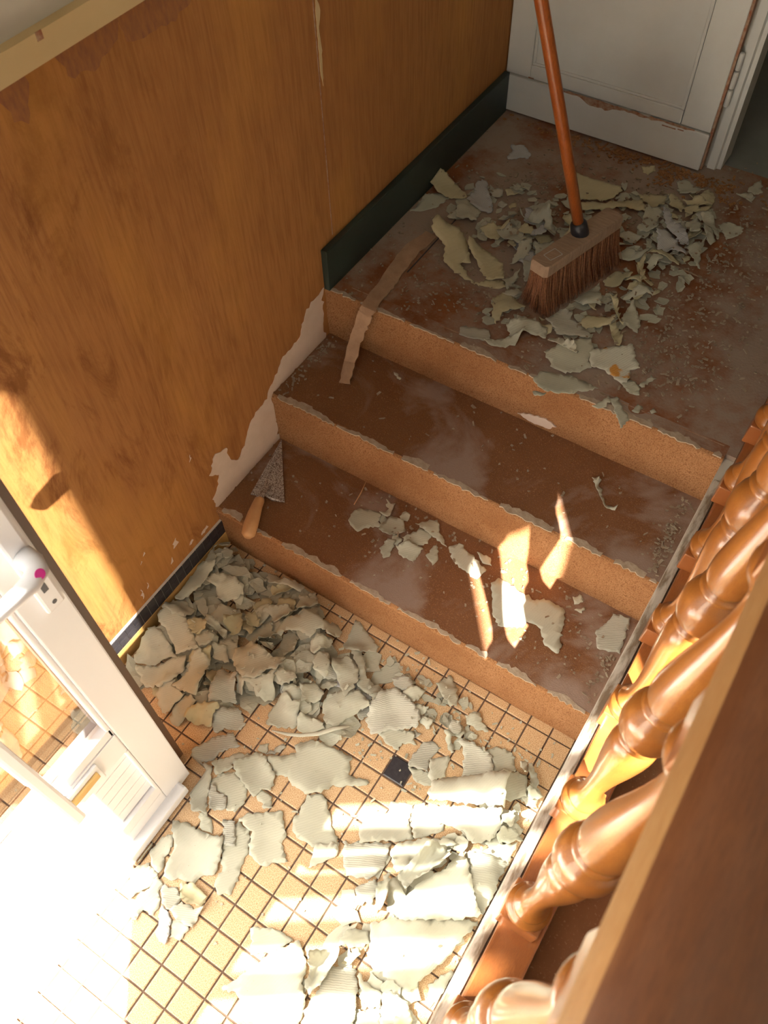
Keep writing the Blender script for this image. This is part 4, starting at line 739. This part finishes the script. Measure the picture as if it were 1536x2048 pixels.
# Scraps are laid one upon another: each sheet drapes over what already lies there, so no two pass through each other.
CELL = .1
TOPS = {'F': {}, 'S': {}, 'T': {}, 'L': {}}
def lean(x, y):                                   # sheets of the entry heap lean up against the skirting
    k = max(0, 1 - (x - X0 - .15) / 1.0); return .75 * k * k * max(0, min(1, (y - 7.0) / 1.5))
GROUND = {'F': lean, 'S': tread_z(Y1, H1, 1), 'T': tread_z(Y2, H2, 2), 'L': lambda x, y: H3 + .008}
def top_at(z, x, y, rad=0):
    T = TOPS[z]; i, j = int(math.floor(x / CELL)), int(math.floor(y / CELL)); h = GROUND[z](x, y)
    for a_ in range(-rad, rad + 1):
        for b_ in range(-rad, rad + 1):
            v = T.get((i + a_, j + b_))
            if v is not None and v > h: h = v
    return h
def lay(z, tri):
    (ax_, ay_, az_), (bx_, by_, bz_), (cx_, cy_, cz_) = tri; T = TOPS[z]
    n = int(max(math.hypot(ax_ - bx_, ay_ - by_), math.hypot(bx_ - cx_, by_ - cy_), math.hypot(cx_ - ax_, cy_ - ay_)) / (CELL * .8)) + 1
    for i in range(n + 1):
        for j in range(n + 1 - i):
            u, v = i / n, j / n; w_ = 1 - u - v
            k = (int(math.floor((ax_ * u + bx_ * v + cx_ * w_) / CELL)), int(math.floor((ay_ * u + by_ * v + cy_ * w_) / CELL))); h = az_ * u + bz_ * v + cz_ * w_
            if h > T.get(k, -9): T[k] = h
def keep_clear(z, q, c):
    """push an outline point out of walls, the door leaf, risers and the broom's bristles"""
    x, y = q.x, q.y
    if z == 'F':
        x = min(max(x, X0 + .17), X1 - .02); y = min(y, Y1 - .10)
        if -3.85 < x < -2.08 and y < 6.40:
            if c.x > -2.7: x = -2.08
            else: y = 6.40
    elif z == 'S': x = min(max(x, X0 + .05), X1 - .02); y = min(y, Y2 - .10)
    elif z == 'T': y = min(y, Y3 - .12)
    else:
        x = max(x, X0 + .34)
        if x < 3.7: y = min(y, YB - .10)
        d = Vector((x, y, 0)) - Vector((bc.x, bc.y, 0)); a_, s_ = d.dot(bd), d.dot(bn)
        if abs(a_) < 2.75 and -.98 < s_ < .84:
            dc = Vector((c.x, c.y, 0)) - Vector((bc.x, bc.y, 0)); ca_, cs_ = dc.dot(bd), dc.dot(bn)
            if abs(ca_) > 2.75: a_ = math.copysign(2.75, ca_)
            else: s_ = -.98 if cs_ < -.07 else .84
            w_ = bc + bd * a_ + bn * s_; x, y = w_.x, w_.y
    return Vector((x, y))
def scrap(poly, bz, dz, m, curl, seed, label, group, name='wallpaper_scrap', jstep=.10, jamp=.034):
    r = random.Random(seed)
    zone = {0.0: 'F', H1: 'S', H2: 'T', H3: 'L'}[bz]
    P = jag([Vector(q) for q in poly], jstep, jamp, r)
    cc = Vector((sum(q.x for q in P) / len(P), sum(q.y for q in P) / len(P)))
    P = [keep_clear(zone, q, cc) for q in P]; P = [q for i, q in enumerate(P) if (q - P[i - 1]).length > .004]
    if len(P) < 3: return None
    cx = sum(q.x for q in P) / len(P); cy = sum(q.y for q in P) / len(P)
    Q = [Vector((q.x - cx, q.y - cy)) for q in P]
    ext = max(q.length for q in Q); g_ = max(.16, ext / 6.5)
    inner = []; y = -ext
    while y < ext:
        x = -ext
        while x < ext:
            inner.append(Vector((x + r.uniform(-.2, .2) * g_, y + r.uniform(-.2, .2) * g_))); x += g_
        y += g_
    n = len(Q)
    try: vs, es, fs, *_ = delaunay_2d_cdt(Q + inner, [(i, (i + 1) % n) for i in range(n)], [], 1, 1e-4)
    except Exception: return None
    if not fs: return None
    used = sorted({i for f in fs for i in f}); ix = {u: k for k, u in enumerate(used)}
    vs = [vs[u] for u in used]; fs = [tuple(ix[i] for i in f) for f in fs]
    # principal axis
    sxx = sum(v.x * v.x for v in vs); syy = sum(v.y * v.y for v in vs); sxy = sum(v.x * v.y for v in vs)
    a = .5 * math.atan2(2 * sxy, sxx - syy); ax = Vector((math.cos(a), math.sin(a))); nr = Vector((-ax.y, ax.x))
    mu = max(abs(v.dot(ax)) for v in vs) + 1e-6; mv = max(abs(v.dot(nr)) for v in vs) + 1e-6
    sg = r.choice((-1, 1)); th = r.uniform(0, 6.28); dv = Vector((math.cos(th), math.sin(th)))
    amp = {'f': .07, 'e': .34, 'c': .45, 'C': 1.25, 'E': 1.0, 'R': 1.25}[curl] * min(1.0, ext / 1.1 + .25)
    so = r.uniform(0, 50)
    def zf(v):
        u_, w_ = v.dot(ax) / mu, v.dot(nr) / mv
        z = noise.noise(Vector((v.x * .8, v.y * .8, so))) * .06 + noise.noise(Vector((v.x * 2.6, v.y * 2.6, so))) * .022
        if curl in 'fe':
            e_ = v.dot(dv) / ext; z += amp * max(0, e_ - .15) ** 2 * 1.6 + amp * .5 * max(0, -e_ - .45) ** 2
        elif curl == 'c': z += amp * w_ * w_ * (1 + .2 * u_)
        elif curl == 'C': z += amp * (abs(w_) ** 1.6) * (.75 + .35 * sg * u_)
        elif curl == 'E': z += amp * max(0, u_ * sg * .5 + .5) ** 2
        elif curl == 'R': z += amp * math.sqrt(max(0, 1 - (w_ * .98) ** 2)) * (.9 + .1 * u_)
        return z
    zs = [zf(v) for v in vs]; zmin = min(zs)
    th_ = .028
    N = len(vs); soft = .3 if label is None else (.7 if curl in 'fec' else 1.0)
    nb = [set() for _ in vs]
    for f in fs:
        for i in f: nb[i].update(f)
    rad = int(g_ / 2 / CELL) + 1
    low = [top_at(zone, v.x + cx, v.y + cy, rad) + th_ + .006 for v in vs]; z_ = low[:]
    for _ in range(4): z_ = [max(low[i], sum(z_[k] for k in nb[i]) / len(nb[i])) for i in range(N)]
    V = [(v.x + cx, v.y + cy, z_[i] + (zs[i] - zmin) * soft) for i, v in enumerate(vs)]
    for f in fs:
        for i in range(1, len(f) - 1): lay(zone, (V[f[0]], V[f[i]], V[f[i + 1]]))
    V += [(x, y, z - th_) for x, y, z in V]
    # orient upward, close the rim
    F = []; cnt = {}
    for f in fs:
        p_, q_, s_ = (vs[f[0]], vs[f[1]], vs[f[2]])
        if (q_ - p_).cross(s_ - p_) < 0: f = f[::-1]
        F.append(f); F.append(tuple(i + N for i in f[::-1]))
        for i in range(len(f)):
            e_ = (f[i], f[(i + 1) % len(f)]); cnt[e_] = cnt.get(e_, 0) + 1
    for (a_, b_) in list(cnt):
        if (b_, a_) not in cnt: F.append((b_, a_, a_ + N, b_ + N))
    if label is None: return V, F
    o = obj(name, V, F, 'paper_' + m, None, False, origin=(cx, cy, min(v[2] for v in V)))
    o.data.polygons.foreach_set('use_smooth', [True] * (2 * len(fs)) + [False] * (len(F) - 2 * len(fs)))
    return tag(o, label, 'paper scrap', group)
KIND = {'g': 'grey', 'w': 'pale cream', 'r': 'ribbed grey', 'y': 'yellowed', 'v': 'violet-grey', 'o': 'pale green'}
ZONE = {'F': 'on the tiled entry floor', 'S': 'lying on the lowest step', 'T': 'on the middle step', 'L': 'on the landing around the broom'}
GRP = {'F': 'wallpaper scraps on the entry floor', 'S': 'wallpaper scraps on the lowest step', 'T': 'wallpaper scraps on the middle step', 'L': 'wallpaper scraps on the landing'}
CURL = {'f': 'flat', 'e': 'lifted-edge', 'c': 'curled', 'C': 'crumpled, upturned', 'E': 'long curled-up', 'R': 'half-rolled'}
def area(p):
    return abs(sum(p[i][0] * p[(i + 1) % len(p)][1] - p[(i + 1) % len(p)][0] * p[i][1] for i in range(len(p)))) / 2
def form(p):
    cx = sum(q[0] for q in p) / len(p); cy = sum(q[1] for q in p) / len(p); v = [(q[0] - cx, q[1] - cy) for q in p]
    sxx = sum(a * a for a, b in v); syy = sum(b * b for a, b in v); sxy = sum(a * b for a, b in v); d = math.hypot(sxx - syy, 2 * sxy); tr = sxx + syy
    e = math.sqrt((tr + d) / max(tr - d, 1e-6))
    return 'narrow' if e > 2.1 else ('oblong' if e > 1.4 else 'broad')
def size(a): return 'small' if a < .7 else ('medium' if a < 2.2 else 'large')
def spot(z, x, y):
    if z == 'F':
        if y > 10.5 and x < 2: return 'under the lowest riser by the wall'
        if x < -1.0 and y > 6: return 'in the heap behind the open white door'
        if x < 1.2: return 'beside the foot of the white door'
        if x > 4.6 and y < 8.2: return 'in the sunlit pile against the balustrade edge'
        if x > 4.6: return 'between the black tile and the balustrade'
        return 'in the middle of the tiled entry floor'
    if z == 'L':
        if x < -4.5: return 'near the dark green skirting on the landing'
        if y < 28.8: return 'near the front edge of the landing'
        if x < .4: return 'between green skirting and broom on the landing'
        if y > 36: return 'on the landing near the white panelled door'
        return 'on the landing behind the broom bristles'
    return ZONE[z]
for (p0, w0), (p1, w1) in zip(fine, fine[1:]):
    if min(p0.y, p1.y) > Y3 + .2:
        q4 = [(p0.x - w0 - .06, p0.y, p0.z + .075), (p0.x + w0 + .06, p0.y, p0.z + .075), (p1.x + w1 + .06, p1.y, p1.z + .075), (p1.x - w1 - .06, p1.y, p1.z + .075)]
        lay('L', (q4[0], q4[1], q4[2])); lay('L', (q4[0], q4[2], q4[3]))
# smaller scraps filling the heaps
rf = random.Random(21)
def blob(cx, cy, r0):
    n = rf.randint(5, 8); a0 = rf.uniform(0, 6.28); el = rf.uniform(.5, 1); P = []
    ca, sa = math.cos(a0), math.sin(a0)
    for i in range(n):
        a = 2 * math.pi * (i + rf.uniform(-.3, .3)) / n; r = r0 * rf.uniform(.55, 1.2); x, y = r * math.cos(a), r * el * math.sin(a)
        P.append((cx + x * ca - y * sa, cy + x * sa + y * ca))
    return P
HEAPS = [  # zone, cx, cy, spread x, spread y, count, size range, height range, papers
    ('F', -4.4, 12.6, 1.9, 1.7, 14, (.45, .95), (.2, .42), 'ggry'),
    ('F', -5.4, 9.5, 1.5, 1.7, 6, (.4, .8), (.1, .22), 'ggy'),
    ('F', -.4, 11.9, 1.7, 1.1, 11, (.4, .85), (.15, .4), 'ggrv'),
    ('F', 3.6, 13.2, 1.7, .9, 8, (.2, .5), (.04, .2), 'ggr'),
    ('F', 9.0, 11.3, .6, 1.0, 8, (.2, .5), (.2, .5), 'gwr'),
    ('F', 9.2, 8.2, .5, 1.6, 8, (.25, .6), (.2, .5), 'gww'),
    ('L', -4.2, 34.0, 1.4, 1.8, 8, (.25, .6), (.1, .3), 'gyr'),
    ('L', -1.6, 33.4, 1.6, 2.2, 14, (.25, .65), (.2, .5), 'gyv'),
    ('L', 3.6, 36.2, 1.5, 2.6, 16, (.25, .6), (.2, .5), 'gyr'),
    ('L', 3.4, 31.4, 1.0, 1.8, 8, (.2, .5), (.1, .4), 'gyv'),
    ('L', .9, 28.0, 1.6, .9, 7, (.2, .5), (.05, .3), 'gyr'),
    ('S', -.6, 18.9, 1.0, .6, 4, (.18, .34), (.08, .3), 'g'),
]
# the lower, buried layers of the heaps: too many and too covered to count
def litter(name, areas, m, label, seed):
    global rf
    keep = rf; rf = random.Random(seed); AV = []; AF = []
    for (z, cx, cy, sx, sy, n, s0, s1, a0, a1) in areas:
        for q in range(n):
            s_ = rf.uniform(s0, s1); x = max(X0 + .2 + s_, cx + rf.uniform(-1, 1) * sx); y = cy + rf.uniform(-1, 1) * sy
            if z == 'F': x = min(x, X1 - .1 - s_); y = min(y, Y1 - .1 - s_)
            if z == 'L': y = min(y, YB - .3 - s_)
            if z == 'L':
                dq = Vector((x - bc.x, y - bc.y, 0))
                if abs(dq.dot(bd)) < 2.9 and -1.1 < dq.dot(bn) < .95: continue
            g = scrap(blob(x, y, s_), BASE[z], rf.uniform(a0, a1), m, rf.choice('ffec'), rf.randint(0, 10 ** 6), None, None, jstep=.2)
            if g: b0 = len(AV); AV += g[0]; AF += [tuple(i + b0 for i in f) for f in g[1]]
    o = obj(name, AV, AF, 'paper_' + m); o['kind'] = 'stuff'; tag(o, label, 'debris'); rf = keep
litter('paper_litter', [('F', -4.6, 12.2, 3.2, 2.9, 92, .4, .95, .03, .25), ('F', -5.2, 9.4, 2.6, 2.6, 44, .4, .9, .02, .2), ('F', -.6, 12.0, 2.6, 1.9, 50, .35, .8, .03, .28), ('F', 4.0, 13.6, 2.4, .9, 40, .12, .35, .02, .12), ('F', -7.5, 12.2, .35, 2.9, 20, .3, .6, .45, .95)], 'g', 'buried layer of torn grey paper under the entry heap', 31)
litter('paper_litter', [('F', 8.6, 8.5, 1.2, 4.2, 60, .25, .6, .03, .3), ('F', 7.2, 4.6, 1.8, 3.0, 30, .3, .7, .02, .25)], 'w', 'buried layer of torn cream paper along the balustrade edge', 32)
litter('paper_litter', [('L', -3.2, 33.6, 3.2, 2.6, 70, .15, .45, .02, .22), ('L', 2.6, 34.0, 2.6, 4.8, 155, .15, .45, .02, .25), ('L', 1.0, 28.0, 2.4, 1.3, 50, .12, .35, .02, .15)], 'g', 'low litter of torn paper under the landing heap', 33)
# small loose scraps over it, then the large sheets from the lowest up
k = 0
for z, cx, cy, sx, sy, cnt, (s0, s1), (a0, a1), mm in HEAPS:
    for q in range(cnt):
        x, y = rf.gauss(cx, sx * .6), rf.gauss(cy, sy * .6)
        x = max(cx - sx * 1.2, min(cx + sx * 1.2, x)); y = max(cy - sy * 1.2, min(cy + sy * 1.2, y))
        s_ = rf.uniform(s0, s1); x = max(X0 + .2 + s_, x); 
        if z in 'FS': x = min(x, X1 - .1 - s_)
        if z == 'F': y = min(y, Y1 - .1 - s_)
        if z == 'S': y = max(Y1 + .3 + s_, min(y, Y2 - .1 - s_))
        m = rf.choice(mm); cu = rf.choice('ffeec'); p_ = blob(x, y, s_)
        scrap(p_, BASE[z], rf.uniform(a0, a1), m, cu, 900 + k, '%s %s %s %s wallpaper scrap %s' % (size(area(p_)), form(p_), CURL[cu], KIND[m], spot(z, x, y)), GRP[z]); k += 1
for k, (z, dz, m, cu, fl) in sorted(enumerate(FLAKES), key=lambda f: (f[1][3] in 'RC', f[1][1])):
    poly = [(fl[i], fl[i + 1]) for i in range(0, len(fl), 2)]
    cx = sum(q[0] for q in poly) / len(poly); cy = sum(q[1] for q in poly) / len(poly)
    scrap(poly, BASE[z], dz + .08, m, cu, 100 + k, '%s %s %s %s wallpaper scrap %s' % (size(area(poly)), form(poly), CURL[cu], KIND[m], spot(z, cx, cy)), GRP[z])
# uncountable crumbs and dust between the scraps
def crumbs(name, areas, m, label, s=(.02, .065), seed=1):
    r = random.Random(seed); V = []; F = []
    for (cx, cy, bz, sx, sy, n) in areas:
        for q in range(n):
            x, y = r.gauss(cx, sx), r.gauss(cy, sy)
            if x < X0 + .15 or (bz < H3 and x > X1 - .1): continue
            if bz == 0 and y > Y1 - .08: continue
            if bz == H1 and not (Y1 + .25 < y < Y2 - .05): continue
            if bz == H2 and not (Y2 + .25 < y < Y3 - .05): continue
            if bz == H3 and (y < Y3 + .2 or (y > YB - .1 and x < 3.7) or (10.4 < x < 11.7)): continue
            a = r.uniform(0, 6.28); l_, w_ = r.uniform(*s) * r.choice((1, 1, 2.2)), r.uniform(*s); t = r.uniform(.015, .05); ti = r.uniform(-.35, .35) * l_
            u = Vector((math.cos(a), math.sin(a), 0)); v = Vector((-u.y, u.x, 0)); zk = {0: 'F', H1: 'S', H2: 'T', H3: 'L'}[bz]; tp = top_at(zk, x, y, 1); gz = GROUND[zk](x, y)
            if tp > gz + .02 and (m == 'riser' or r.random() < .95 or (bz == H3 and x < -5.4 and y < 30.8)): continue
            if bz == H3:
                dq = Vector((x - bc.x, y - bc.y, 0))
                if abs(dq.dot(bd)) < 2.8 and -1.0 < dq.dot(bn) < .86: continue
            c = Vector((x, y, tp + .012 + t * .5 + abs(ti)))
            b0 = len(V)
            for zz in (-t * .5, t * .5):
                for i, j in ((-1, -1), (1, -.6), (.8, 1), (-.7, .8)): V.append(c + u * i * l_ + v * j * w_ + Vector((0, 0, zz + i * ti)))
            F += [tuple(b0 + i for i in f) for f in ((3, 2, 1, 0), (4, 5, 6, 7), (0, 1, 5, 4), (1, 2, 6, 5), (2, 3, 7, 6), (3, 0, 4, 7))]
    o = obj(name, V, F, m); o['kind'] = 'stuff'; tag(o, label, 'debris')
crumbs('paper_crumbs', [(-4.5, 12.5, 0, 1.6, 1.6, 700), (-.5, 12, 0, 2, 1.4, 500), (4.5, 13, 0, 2.4, 1.0, 420), (9, 9, 0, .7, 2.5, 260), (2, 8, 0, 3, 3, 160)], 'paper_g', 'fine grey paper crumbs strewn over the tiled entry floor', seed=1)
crumbs('paper_crumbs', [(-.4, 18.8, H1, 1.0, .5, 260), (3, 19, H1, 1.6, .6, 90), (7.5, 18.4, H1, 1.2, .8, 110), (0, 18, H1, 4.5, 1.2, 90), (9.7, 18.5, H1, .2, 1.4, 120)], 'dustcrumb', 'fine pale crumbs strewn over the lowest step', seed=2)
crumbs('paper_crumbs', [(2, 22.5, H2, 5, 1.2, 60), (9.6, 22, H2, .25, 1.6, 150), (-7.9, 22.5, H2, .2, 1.5, 90)], 'dustcrumb', 'sparse pale crumbs scattered on the middle step', (.02, .07), seed=3)
crumbs('paper_crumbs', [(-3, 34, H3, 2.4, 2.4, 700), (2, 33, H3, 2.4, 3.4, 1200), (4, 37, H3, 2.2, 2.4, 700), (1, 28, H3, 3, 1.4, 450), (5.4, 29, H3, 1.8, 2.0, 420), (-5, 28, H3, 2, 2.4, 240), (7, 34, H3, 2, 3, 260)], 'dustcrumb', 'fine paper crumbs and dust strewn over the landing', seed=4)
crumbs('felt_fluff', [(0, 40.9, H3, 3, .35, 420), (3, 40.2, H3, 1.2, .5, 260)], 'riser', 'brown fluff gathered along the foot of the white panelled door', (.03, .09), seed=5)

# ---------------------------------------------------------------- odd slivers
sl = [(-.82, 9.07), (-.14, 9.27), (.38, 9.49), (.97, 9.92), (1.4, 10.42), (1.9, 10.87)]
sz = [max(top_at('F', x_ + dx_, y_ + dy_, 2) for dx_ in (-.2, 0, .2) for dy_ in (-.2, 0, .2)) + .045 for x_, y_ in sl]
tag(obj('paper_sliver', *tube([(x_, y_, z_) for (x_, y_), z_ in zip(sl, sz)], [.03, .07, .08, .09, .1, .05], 8, .4), 'paper_w', None, True, origin=(.5, 9.8, .2)), 'long thin curved pale paper sliver on the beige tiles', 'paper scrap')
tag(obj('straw_splinter', *tube([(-3.08, 18.85, H1 + .06), (-3.15, 19.5, H1 + .1), (-3.21, 20.05, H1 + .3)], [.02, .03, .015], 6), 'lightwood', None, True, origin=(-3.1, 19.4, H1)), 'thin straw splinter leaning at the back of the lowest step', 'splinter')
tag(obj('wood_splinter', *tube([(4.48, 34.1, H3 + .1), (5.1, 34.07, H3 + .08), (5.8, 34.0, H3 + .05)], [.02, .04, .015], 6), 'broomwood', None, True, origin=(5.1, 34, H3)), 'long brown wood splinter on the dusty landing', 'splinter')
scrap([(-4.3, 24.25), (-4.15, 24.3), (-3.86, 24.12), (-3.84, 24.0), (-4.0, 24.0), (-4.22, 24.12)], H2, .04, 'w', 'f', 5, 'tiny white paint chip on the middle step below the landing', None, 'paint_chip')
